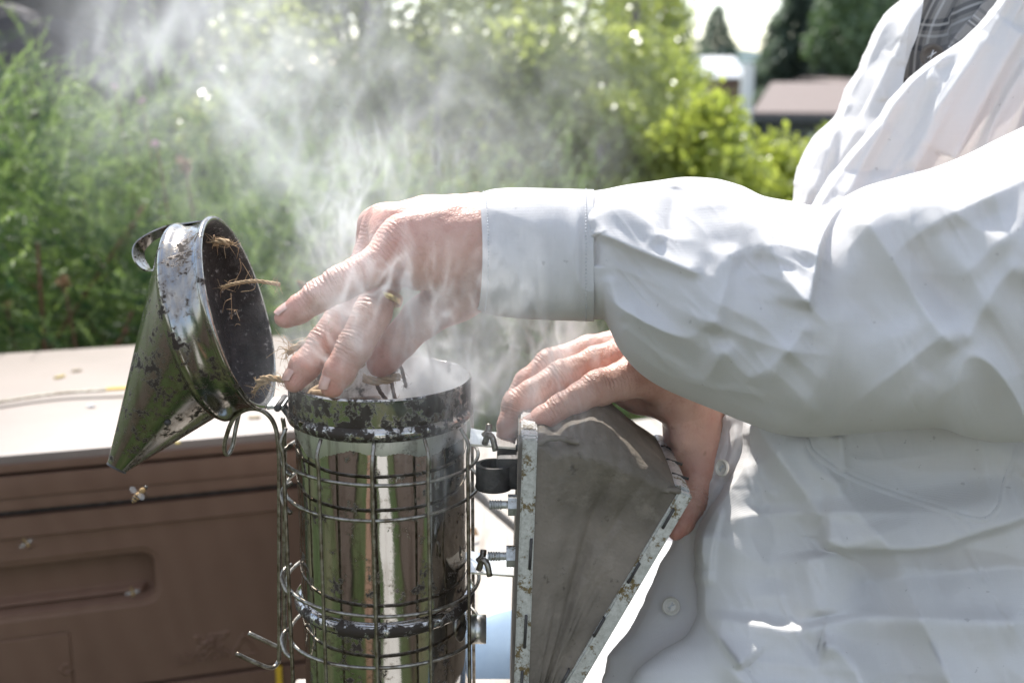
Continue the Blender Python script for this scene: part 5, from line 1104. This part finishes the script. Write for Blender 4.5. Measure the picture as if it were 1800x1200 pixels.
# rear sheets of the jacket ------------------------------------------------
xl = [(-160, 1690), (-60, 1625), (-20, 1600), (0, 1586), (18, 1566), (45, 1543), (87, 1524), (117, 1512), (141, 1497), (180, 1479), (207, 1467), (237, 1434), (276, 1410), (312, 1398), (354, 1395), (380, 1396), (450, 1385), (560, 1350), (660, 1305), (724, 1278), (769, 1267), (818, 1243), (867, 1220), (920, 1197), (964, 1178), (1018, 1151), (1067, 1129), (1107, 1107), (1160, 1068), (1200, 1062), (1290, 1050)]
eR = [(-160, 1900), (-20, 1772), (0, 1756), (30, 1735), (65, 1700), (85, 1672), (105, 1642), (128, 1612), (150, 1588), (185, 1560), (230, 1528), (290, 1476), (340, 1440), (420, 1400), (560, 1370), (680, 1330), (733, 1311), (795, 1305), (858, 1275), (929, 1229), (964, 1223), (1010, 1225), (1071, 1229), (1095, 1222), (1120, 1204), (1151, 1155), (1178, 1122), (1200, 1110), (1290, 1095)]
def sheetd(px, py, edge, d0, reach, bulge): 
    u = np.clip((px-edge)/reach, 0, 1); return d0-bulge*np.sqrt(1-(1-u)**2)
foldsL = [([(1590, -40), (1566, 22), (1515, 114), (1470, 210), (1424, 360)], 5, 12, 20, .08), ([(1620, -20), (1590, 60), (1545, 150), (1500, 240), (1470, 300), (1440, 370)], 4.5, 14, 12, .08), ([(1588, 60), (1560, 110), (1530, 168), (1500, 230)], -3, 12, 10, .1), ([(1452, 250), (1428, 300), (1416, 370)], 3.5, 10, 12, .1), ([(1500, 170), (1470, 230), (1450, 300), (1436, 372)], 3, 9, 12, .1), ([(1568, 92), (1548, 140), (1555, 180)], 3, 10, 12, .1),
          ([(1600, -20), (1594, 60), (1588, 120)], 2.5, 6, 12, .1), ([(1262, 780), (1240, 850), (1208, 930)], 1.0, 5, 5, .2), ([(1296, 740), (1290, 790), (1262, 850), (1215, 945)], 1.5, 6, 12, .1), ([(1284, 740), (1278, 800), (1250, 850)], -1.5, 6, 6, .1), ([(1200, 960), (1180, 1040), (1130, 1110), (1100, 1160)], 1.2, 30, 30, .2)]
foldsRt = [([(1800, 52), (1760, 120), (1715, 205), (1676, 285)], 7.5, 9, 40, .04), ([(1810, 110), (1772, 170), (1745, 225), (1725, 280)], 5.5, 34, 10, .04), ([(1735, 55), (1690, 130), (1652, 192), (1620, 250), (1594, 300)], 4.0, 20, 14, .08), ([(1700, 90), (1650, 170), (1600, 250), (1560, 310)], 3.2, 12, 22, .1), ([(1640, 120), (1650, 170), (1632, 230), (1590, 290), (1530, 325)], 5.0, 40, 12, .1),
           ([(1580, 165), (1530, 235), (1470, 300), (1430, 360)], 2.5, 12, 26, .1), ([(1560, 215), (1500, 290), (1480, 350)], 3.0, 30, 24, .1), ([(1770, -20), (1700, 80), (1640, 118)], 2.0, 20, 10, .1),
           # lower front
           ([(1322, 735), (1350, 775), (1380, 815), (1420, 870), (1456, 935), (1450, 962)], 14.0, 44, 22, .06), ([(1311, 740), (1305, 800), (1278, 862), (1240, 930), (1228, 1000)], 5.0, 16, 14, .05), ([(1270, 890), (1252, 960), (1246, 1030)], 3.5, 8, 16, .1),
           ([(1438, 958), (1520, 962), (1635, 960), (1700, 940), (1760, 922), (1820, 900)], 13, 60, 8, .06), ([(1228, 930), (1226, 1000), (1243, 1082), (1275, 1130), (1308, 1176)], 9.0, 34, 8, .06),
           ([(1240, 1085), (1330, 1100), (1400, 1110), (1470, 1096), (1533, 1086), (1640, 1090), (1810, 1095)], 10.0, 18, 44, .06), ([(1440, 1133), (1470, 1140), (1500, 1170), (1522, 1215)], 13, 20, 26, .1), ([(1420, 970), (1425, 1040), (1440, 1090)], 3.5, 22, 40, .15),
           ([(1412, 765), (1416, 800), (1450, 838), (1490, 855)], 3, 10, 16, .1), ([(1476, 765), (1480, 800), (1484, 830)], 4, 8, 14, .1), ([(1350, 860), (1360, 950), (1350, 1050)], -7, 50, 50, .2), ([(1470, 1025), (1600, 1015), (1700, 1005), (1850, 990)], -14, 50, 55, .15), ([(1520, 800), (1620, 830), (1740, 820)], -6, 40, 46, .2), ([(1445, 965), (1450, 1030), (1452, 1085)], 8, 34, 40, .15), ([(1300, 760), (1340, 840), (1330, 930)], -3.5, 24, 24, .2), ([(1560, 990), (1660, 1000), (1800, 985)], -4, 24, 26, .15), ([(1255, 1110), (1300, 1180), (1330, 1250)], 3, 14, 30, .1)]
pkpoly = spline([(1412, 768), (1428, 800), (1490, 842), (1578, 876), (1645, 898), (1722, 918), (1757, 898), (1768, 858), (1796, 770), (1796, 700), (1412, 700)], 90)
def polydist(px, py, pl):
    m = (px > 1380) & (px < 1830) & (py > 660) & (py < 960); out = np.full(px.shape, -99.)
    X_, Y_ = px[m], py[m]; bb = np.full(X_.shape, 1e9); ins = np.zeros(X_.shape, bool)
    for i in range(len(pl)):
        a, c = pl[i], pl[(i+1) % len(pl)]; d = c-a; u = np.clip(((X_-a[0])*d[0]+(Y_-a[1])*d[1])/(d@d+1e-9), 0, 1); bb = np.minimum(bb, np.hypot(X_-a[0]-u*d[0], Y_-a[1]-u*d[1])); cnd = ((a[1] > Y_) != (c[1] > Y_)) & (X_ < (c[0]-a[0])*(Y_-a[1])/(c[1]-a[1]+1e-9)+a[0]); ins ^= cnd
    out[m] = np.where(ins, bb, -bb); return out
def rear_sheet(name, edge, reach, d0f, bulge, ext, folds, ys, nc, curl=.02, fine=.0008):
    u = np.linspace(0, 1, nc)**1.45; U_, Yp = np.meshgrid(u, ys); E = sinterp(ys, edge)[:, None]; ext = (sinterp(ys, ext)[:, None]-E) if isinstance(ext, list) else ext; Xp = E+U_*ext; D0 = sheetd(Xp, Yp, E, d0f(Yp), reach, bulge)
    wob = 2.2*fbm(ys/26., ys*0, ys*0+len(name), 3); Xp = Xp+wob[:, None]*np.exp(-U_*20)
    wp = P(Xp, Yp, D0); F_ = foldfield(Xp, Yp, folds)+(crumple(Xp, Yp, -62, 420, 60, 4.5, 21.)+crumple(Xp, Yp, -58, 200, 26, 1.2, 27.))*(1-sm01(Yp, 420, 640))+(crumple(Xp, Yp, 50, 240, 120, 9, 33.)+crumple(Xp, Yp, -8, 260, 60, 3.5, 37.)+crumple(Xp, Yp, 60, 90, 24, .7, 47.))*sm01(Yp, 560, 760)*sm01(Xp, 1230, 1340)+fine*fbm(wp[..., 0]*24+3, wp[..., 1]*10, wp[..., 2]*18, 4);
    if name == 'front_near': pd_ = polydist(Xp, Yp, pkpoly); F_ = F_+.0016*np.clip(pd_/3.5, 0, 1)-.0009*np.exp(-((pd_-9)/2.5)**2)
    D1 = D0-F_*np.clip((U_*ext/14), .25, 1)
    V = P(Xp, Yp, D1)
    cu = []                                        # roll the edge backwards
    for k, (dx, dd) in enumerate(([(150, .40), (50, .20)] if curl > .01 else [])+[(26, .05), (14, .035), (5, .016), (1.5, .006)]): cu.append(P(E[:, 0]+dx*.6, ys, D1[:, 0]+dd*min(curl/.02, 1.0))[:, None])
    return np.concatenate(cu+[V], 1)
ysA = np.linspace(-160, 1290, 520)
V3 = rear_sheet('front_far', xl, 260, lambda y: interp(y, [(-160, .835), (300, .82), (560, .76), (700, .697), (900, .692), (1000, .695), (1290, .69)]),   np.interp(ysA, [-160, 500, 680], [.055, .055, .020])[:, None], [(-160, 1720), (-60, 1655), (0, 1624), (36, 1618), (66, 1611), (90, 1601), (120, 1592), (147, 1588), (175, 1592), (230, 1660), (320, 1730), (700, 1600), (1000, 1500), (1290, 1400)], foldsL, ysA, 150, curl=.02)
b = MB(); b.grid(V3); o = b.build('jacket_front', M['cloth'], person); shirt_parts.append(o); L_sheet = V3
V3 = rear_sheet('front_near', eR, 420, lambda y: interp(y, [(-160, .725), (300, .765), (560, .715), (700, .682), (1000, .672), (1290, .665)]), np.interp(ysA, [-160, 350, 650, 720, 1290], [.012, .03, .05, .055, .07])[:, None], 760, foldsRt, ysA, 330, curl=.004)
b = MB(); b.grid(V3); o = b.build('jacket_front', M['cloth'], person); shirt_parts.append(o); R_sheet = V3
for o in shirt_parts:
    md = o.modifiers.new('thickness', 'SOLIDIFY'); md.thickness = .0007; md.offset = -1
# hem stitches and pocket
def on_sheet(px, py, lift=.0006):
    q = R_sheet[:, 4:].reshape(-1, 3); pq = pix(q); pts = []
    for x, y in zip(np.atleast_1d(px), np.atleast_1d(py)):
        i = np.argsort((pq[:, 0]-x)**2+(pq[:, 1]-y)**2)[:3]; dep = ((q[i]-CP)@Fv).mean(); pts.append(P(x, y, dep-lift))
    return np.array(pts)
pk = spline([(1412, 768), (1428, 800), (1490, 842), (1578, 876), (1645, 898), (1722, 918), (1757, 898), (1768, 858), (1796, 770)], 60)
b = MB(); pts = on_sheet(pk[:, 0]+1-(pk[:, 0] > 1740)*8, pk[:, 1]-7, .0004)
for i in range(0, 58, 2): b.tube(pts[i:i+2], .00032, 4)
b.build('pocket_stitching', M['thread'], person)
stx = sinterp(np.linspace(150, 20, 60), [(y, x) for y, x in eR]); sty = np.linspace(150, 20, 60); b = MB(); pts = on_sheet(stx+9, sty+3)
for i in range(0, 58, 2): b.tube(pts[i:i+2], .00035, 4)
b.build('edge_stitching', M['thread'], person)
# buttons
def button(px, py, d, r, nrm, name='button'):
    c = P(px, py, d); g = Vector(nrm).to_track_quat('Z', 'Y').to_matrix(); b = MB(); b.lathe([(0, .0006), (r*.55, .0006), (r*.62, .0012), (r*.85, .0016), (r, .0010), (r, .0002), (r*.9, -.0006), (0, -.0006)], M=g, n=40, c=c)
    o = b.build(name, M['button'], person, angle=50); gm = np.array(g)
    for a in (.6, -.6+math.pi/2+.35): 
        v = gm@np.array([math.cos(a), math.sin(a), 0])*r*.42; u = gm@np.array([0, 0, 1.])*.0014; MB().tube([c-v+u*.3, c+u, c+v+u*.3], .0004, 5).build('button_thread', M['thread'], person)
toC = lambda px, py: -(Fv+((px-900)/FPX)*Rv-((py-600)/FPX)*Uv)
def sdep(sh, px, py):
    q = sh[:, 4:].reshape(-1, 3); pq = pix(q); i = np.argsort((pq[:, 0]-px)**2+(pq[:, 1]-py)**2)[:4]; return float(((q[i]-CP)@Fv).mean())
button(1180, 1065, sdep(L_sheet, 1180, 1065)-.0030, .0052, toC(1180, 1065)+np.array([-.15, 0, .1])); button(1270, 822, min(sdep(L_sheet, 1270, 822), sdep(R_sheet, 1275, 822))-.0025, .0050, toC(1270, 822)+np.array([-1.2, 0, .1]))
# plaid shirt --------------------------------------------------------------
def m_plaid():
    t = NT('grey_plaid_cotton'); uv = t.n('UVMap').outputs[0]; sp_ = t.n('SeparateXYZ', {0: uv}); u, v = sp_.outputs[0], sp_.outputs[1]
    def stripes(x):
        f = t.math('FRACT', x); s = None
        for c, w_, val in ((.10, .045, 1), (.22, .045, 1), (.55, .06, .7)):
            m = t.math('LESS_THAN', t.math('ABSOLUTE', t.math('SUBTRACT', f, c)), w_/2*1.5); m = t.math('MULTIPLY', m, val); s = m if s is None else t.math('MAXIMUM', s, m)
        return s
    def light(x):
        f = t.math('FRACT', x); return t.math('MAXIMUM', t.math('LESS_THAN', t.math('ABSOLUTE', t.math('SUBTRACT', f, .16)), .018), t.math('LESS_THAN', t.math('ABSOLUTE', t.math('SUBTRACT', f, .34)), .022))
    dk = t.math('MULTIPLY', t.math('ADD', stripes(u), stripes(v)), .55, clamp=True); lt = t.math('MULTIPLY', t.math('ADD', light(u), light(v)), .6, clamp=True)
    c = t.mix(dk, (.27, .26, .25), (.025, .032, .045)); c = t.mix(lt, c, (.58, .58, .58)); tw = t.n('TexWave', {'Vector': uv, 'Scale': 60}).outputs[1]; c = t.mix(t.math('MULTIPLY', tw, .18), c, (.6, .6, .6))
    b = t.bsdf(color=c, rough=.85, spec=.2, normal=t.bump(tw, .3, .0005)); return t.done(b.outputs[0])
M['plaid'] = m_plaid()
def plaid():
    ny, nx = 70, 60; Yp, U_ = np.meshgrid(np.linspace(-170, 330, ny), np.linspace(0, 1, nx), indexing='ij'); X0 = sinterp(Yp, [(-170, 1640), (0, 1606), (100, 1580), (330, 1530)]); Xp = X0+U_*300
    fd = foldfield(Xp, Yp, [([(1640, -40), (1650, 20), (1620, 90), (1600, 150)], 4, 16, 20, .1), ([(1690, 60), (1660, 95), (1640, 120)], 4, 16, 16, .1), ([(1700, -40), (1680, 40), (1650, 110)], -4, 14, 14, .1)])
    D = interp(Yp, [(-170, .805), (300, .825)])-.02*U_-fd; D = D-.03*np.sin(np.pi*np.clip(U_, 0, 1))*.4; V = P(Xp, Yp, D); b = MB(); b.grid(V)
    uu = (Xp*.95+Yp*.28+8*np.sin(Yp/40.))/86.; vv = (Yp+.12*Xp+9*np.sin(Xp/30.)+ (Xp>1668)*14)/108.
    me = mesh_np('plaid_shirt', b.V[0], b.Q[0], True, np.stack([uu.ravel(), vv.ravel()], -1)); o = link('plaid_shirt', me, M['plaid'], person); md = o.modifiers.new('thickness', 'SOLIDIFY'); md.thickness = .0008
    # overlapping placket
    q = spline([(1770, -60), (1716, 20), (1680, 62), (1656, 100), (1640, 125)], 40); n = 14; rows = []
    for (x, y) in q:
        rows.append([P(x+k*4.2, y+k*1.6, .778-.0016*math.sin(k/(n-1)*3.14)) for k in range(n)])
    V = np.array(rows); pq = pix(V.reshape(-1, 3)); b = MB(); b.grid(V); me = mesh_np('plaid_placket', b.V[0], b.Q[0], True, np.stack([(pq[:, 0]*.6-pq[:, 1]*.8)/70, (pq[:, 1]*.8+pq[:, 0]*.5)/64.], -1)); o = link('plaid_placket', me, M['plaid'], person); md = o.modifiers.new('thickness', 'SOLIDIFY'); md.thickness = .0012
plaid()
M['dbutton'] = simple('grey_brown_button', (.10, .085, .075), .35, scale=200)
M['_b'] = M['button']; M['button'] = M['dbutton']; button(1638, 97, .7765, .0075, toC(1640, 100)); M['button'] = M['_b']
# sunlit tail of the jacket behind the bellows, and the jeans --------------
def tail():
    ys = np.linspace(880, 1320, 90); U_, Yp = np.meshgrid(np.linspace(0, 1, 60), ys); E = interp(ys, [(880, 1200), (960, 1165), (1010, 1118), (1100, 1080), (1140, 1040), (1200, 1025), (1320, 1000)])[:, None]; Xp = E+U_*260
    D = .80-.05*U_+.10*np.clip((1150-Yp)/200, -1, 1); F_ = foldfield(Xp, Yp, [([(1160, 960), (1130, 1060), (1080, 1160)], 5, 18, 18, .1), ([(1200, 960), (1170, 1080), (1120, 1200)], 5, 18, 18, .1)]); b = MB(); b.grid(P(Xp, Yp, D-F_)); o = b.build('jacket_tail', M['cloth'], person); md = o.modifiers.new('thickness', 'SOLIDIFY'); md.thickness = .0007
tail()
def m_jeans():
    t = NT('pale_denim'); p = t.pos(obj=False); n1 = t.noise(30, 5, .6, p); w1 = t.n('TexWave', {'Vector': t.pos((1, 1, 1), obj=False, rot=(0, .7, .4)), 'Scale': 420, 'Distortion': 2}).outputs[1]
    c = t.mix(t.ramp(n1, .3, .7), (.20, .28, .37), (.14, .21, .31)); c = t.mix(t.math('MULTIPLY', w1, .35), c, (.36, .42, .48)); b = t.bsdf(color=c, rough=.85, spec=.2, normal=t.bump(w1, .3, .0006)); return t.done(b.outputs[0])
M['jeans'] = m_jeans()
legs = [[(P(1700, 1330, .90), .10), (P(1150, 1290, .86), .085), (P(930, 1262, .86), .072), (P(900, 1290, .87), .066), (P(940, 1900, 1.0), .060), (P(960, 2500, 1.2), .05)], [(P(1750, 1420, .74), .09), (P(1300, 1480, .70), .085), (P(1080, 1560, .70), .072), (P(1060, 2100, .80), .058), (P(1080, 2900, 1.0), .05)]]
hh = .005; allq = np.array([q[0] for c in legs for q in c]); lo4 = allq.min(0)-.12; lo4[2] = max(lo4[2], .06); hi4 = allq.max(0)+.12; ax_ = [np.arange(lo4[k], hi4[k], hh, dtype=np.float32) for k in range(3)]; X = np.stack(np.meshgrid(*ax_, indexing='ij'), -1)
Fj = smin(chain(X, legs[0], .03), chain(X, legs[1], .03), .02); del X
Fj = np.maximum(Fj, -(1e3))
VJ, QJ = surface_nets(Fj, lo4, hh); VJ = laplace(VJ, QJ, 2); NJ = vnormals(VJ, QJ); VJ = VJ+NJ*(.0035*fbm(VJ[:, 0]*14, VJ[:, 1]*14, VJ[:, 2]*14, 3)+.002*np.sin(VJ[:, 0]*70+fbm(VJ[:, 0]*9, VJ[:, 1]*9, VJ[:, 2]*9, 2)*4))[:, None]
link('jeans', mesh_np('jeans', VJ, QJ), M['jeans'], person)
for c in ((P(960, 2500, 1.2)), (P(1080, 2900, 1.0))):
    b = MB(); b.box((c[0]-.05, c[1]-.02, .045), (.26, .095, .085), bev=.03); b.build('shoe', M['board'], person, angle=50)

# ------------------------------------------------------------------ smoke
def smoke_volume(name, lo, hi, res, blobs, scale, warp, fil, base, sharp, dens, label, seed=0, stretch=(1, 1, .55), rm=30.0):
    g = bpy.data.node_groups.new(name, 'GeometryNodeTree'); g.interface.new_socket('Geometry', in_out='OUTPUT', socket_type='NodeSocketGeometry')
    N_ = g.nodes; Lk = g.links.new; o_ = N_.new('NodeGroupOutput')
    def mth(op, a, b=None, c=None, clamp=False):
        q = N_.new('ShaderNodeMath'); q.operation = op; q.use_clamp = clamp
        for i, v in enumerate((a, b, c)):
            if v is None: continue
            if hasattr(v, 'is_output'): Lk(v, q.inputs[i])
            else: q.inputs[i].default_value = v
        return q.outputs[0]
    def vm(op, a, b=None, sc=None):
        q = N_.new('ShaderNodeVectorMath'); q.operation = op
        for i, v in enumerate((a, b)):
            if v is None: continue
            if hasattr(v, 'is_output'): Lk(v, q.inputs[i])
            else: q.inputs[i].default_value = v
        if sc is not None: q.inputs['Scale'].default_value = sc
        return q.outputs['Value'] if op in ('LENGTH', 'DISTANCE', 'DOT_PRODUCT') else q.outputs[0]
    def noise(vec, s, d=2, r=.5):
        q = N_.new('ShaderNodeTexNoise'); Lk(vec, q.inputs['Vector']); q.inputs['Scale'].default_value = s; q.inputs['Detail'].default_value = d; q.inputs['Roughness'].default_value = r; return q
    pos = N_.new('GeometryNodeInputPosition').outputs[0]; p0 = vm('ADD', pos, (seed*1.7, seed*.9, seed*.3)); ps = vm('MULTIPLY', p0, stretch)
    w1 = vm('SCALE', vm('SUBTRACT', noise(ps, scale*.55, 1).outputs['Color'], (.5, .5, .5)), None, warp); p1 = vm('ADD', ps, w1)
    w2 = vm('SCALE', vm('SUBTRACT', noise(p1, scale*1.6, 1).outputs['Color'], (.5, .5, .5)), None, warp*.38); p2 = vm('ADD', p1, w2)
    n = noise(p2, scale, 2.5, .55).outputs[0]; rg = mth('SUBTRACT', 1.0, mth('ABSOLUTE', mth('MULTIPLY', mth('SUBTRACT', n, .5), rm)), clamp=True); rg = mth('POWER', rg, sharp)
    n2 = noise(vm('ADD', p2, (5.1, 2.2, 8.3)), scale*.8, 2, .5).outputs[0]; rg2 = mth('POWER', mth('SUBTRACT', 1.0, mth('ABSOLUTE', mth('MULTIPLY', mth('SUBTRACT', n2, .5), rm*1.15)), clamp=True), sharp*1.2)
    pat = mth('MAP', 0) if False else None
    patch = N_.new('ShaderNodeMapRange'); Lk(noise(vm('ADD', p1, (3.3, 1.1, .4)), scale*.5, 2).outputs[0], patch.inputs[0]); patch.inputs[1].default_value = .38; patch.inputs[2].default_value = .66
    env = None
    for (c, r, a) in blobs:
        rv = r if isinstance(r, (tuple, list)) else (r, r, r)
        d = vm('LENGTH', vm('DIVIDE', vm('SUBTRACT', pos, tuple(float(q) for q in c)), tuple(rv))); e = mth('MULTIPLY', mth('EXPONENT', mth('MULTIPLY', mth('MULTIPLY', d, d), -1.0)), a); env = e if env is None else mth('ADD', env, e)
    body_ = mth('ADD', mth('MULTIPLY', mth('ADD', rg, rg2), fil), mth('MULTIPLY', patch.outputs[0], base)); tot = mth('MULTIPLY', mth('MULTIPLY', body_, env), dens); tot = mth('SUBTRACT', tot, .02*dens); tot = mth('MAXIMUM', tot, 0.0)
    # fade to nothing at the faces of the box
    mid = tuple((a+b)/2 for a, b in zip(lo, hi)); half = tuple((b-a)/2 for a, b in zip(lo, hi)); e3 = vm('ABSOLUTE', vm('DIVIDE', vm('SUBTRACT', pos, mid), half)); sx = N_.new('ShaderNodeSeparateXYZ'); Lk(e3, sx.inputs[0])
    mxx = mth('MAXIMUM', mth('MAXIMUM', sx.outputs[0], sx.outputs[1]), sx.outputs[2]); fd = mth('MULTIPLY', mth('SUBTRACT', 1.0, mxx), 5.0, clamp=True); tot = mth('MULTIPLY', tot, fd)
    vc = N_.new('GeometryNodeVolumeCube'); Lk(tot, vc.inputs['Density']); vc.inputs['Min'].default_value = tuple(map(float, lo)); vc.inputs['Max'].default_value = tuple(map(float, hi))
    for k, a in enumerate('XYZ'): vc.inputs['Resolution '+a].default_value = int(res[k])
    t = NT(name+'_material'); pv = t.n('VolumePrincipled', {'Color': (.965, .975, .985), 'Density': 1.0, 'Anisotropy': .25}); t.t.links.new(pv.outputs[0], t.out.inputs['Volume'])
    sm = N_.new('GeometryNodeSetMaterial'); Lk(vc.outputs[0], sm.inputs['Geometry']); sm.inputs['Material'].default_value = t.m; Lk(sm.outputs[0], o_.inputs[0])
    me = bpy.data.meshes.new(name); o = bpy.data.objects.new(name, me); COL.objects.link(o); me.materials.append(t.m); md = o.modifiers.new('smoke', 'NODES'); md.node_group = g
    return tag(o, label, 'smoke', kind='stuff')
def bl(px, py, d, rpx, ry, a): r = rpx*d/FPX; return (P(px, py, d), (r, ry, r), a)
A = [bl(758, 692, .672, 60, .024, 4.5), bl(770, 640, .672, 45, .02, .5), bl(760, 560, .62, 100, .04, .6), bl(690, 520, .60, 90, .03, .40), bl(620, 560, .60, 90, .035, .35), bl(900, 510, .60, 70, .035, .6), bl(870, 640, .64, 70, .04, .28), bl(800, 770, .60, 40, .02, .45), bl(790, 860, .60, 36, .02, .3), bl(950, 740, .62, 70, .03, .35), bl(960, 600, .66, 90, .05, .40), bl(560, 620, .62, 60, .03, .45), bl(600, 400, .70, 70, .05, .30), bl(690, 290, .72, 120, .05, .2)]
lo5, hi5 = (-.145, .52, .74), (.075, .74, .985)
smoke_volume('smoke', lo5, hi5, (290, 190, 320), A, 30, .042, 85, .6, 1.3, 1.0, 'white smoke wisps curling from the can round both hands', 1)
B = [bl(590, 330, .80, 110, .06, .62), bl(500, 210, .84, 160, .08, .42), bl(420, 80, .88, 210, .10, .58), bl(260, 60, .88, 120, .08, .3), bl(700, 190, .84, 160, .08, .14), bl(880, 200, .84, 180, .08, .15), bl(650, 0, .9, 300, .1, .32), bl(980, 130, .88, 150, .08, .16), bl(280, 130, .86, 150, .07, .25), bl(800, 320, .82, 130, .06, .28), bl(960, 300, .84, 100, .06, .2), bl(560, 450, .80, 90, .05, .45)]
lo6, hi6 = (-.42, .72, .86), (.14, .98, 1.16)
smoke_volume('smoke', lo6, hi6, (230, 100, 150), B, 13, .10, 6.5, .50, 1.5, 1.0, 'broad veil of smoke drifting up to the left in front of the bushes', 2, stretch=(1, 1, .75), rm=14.0)
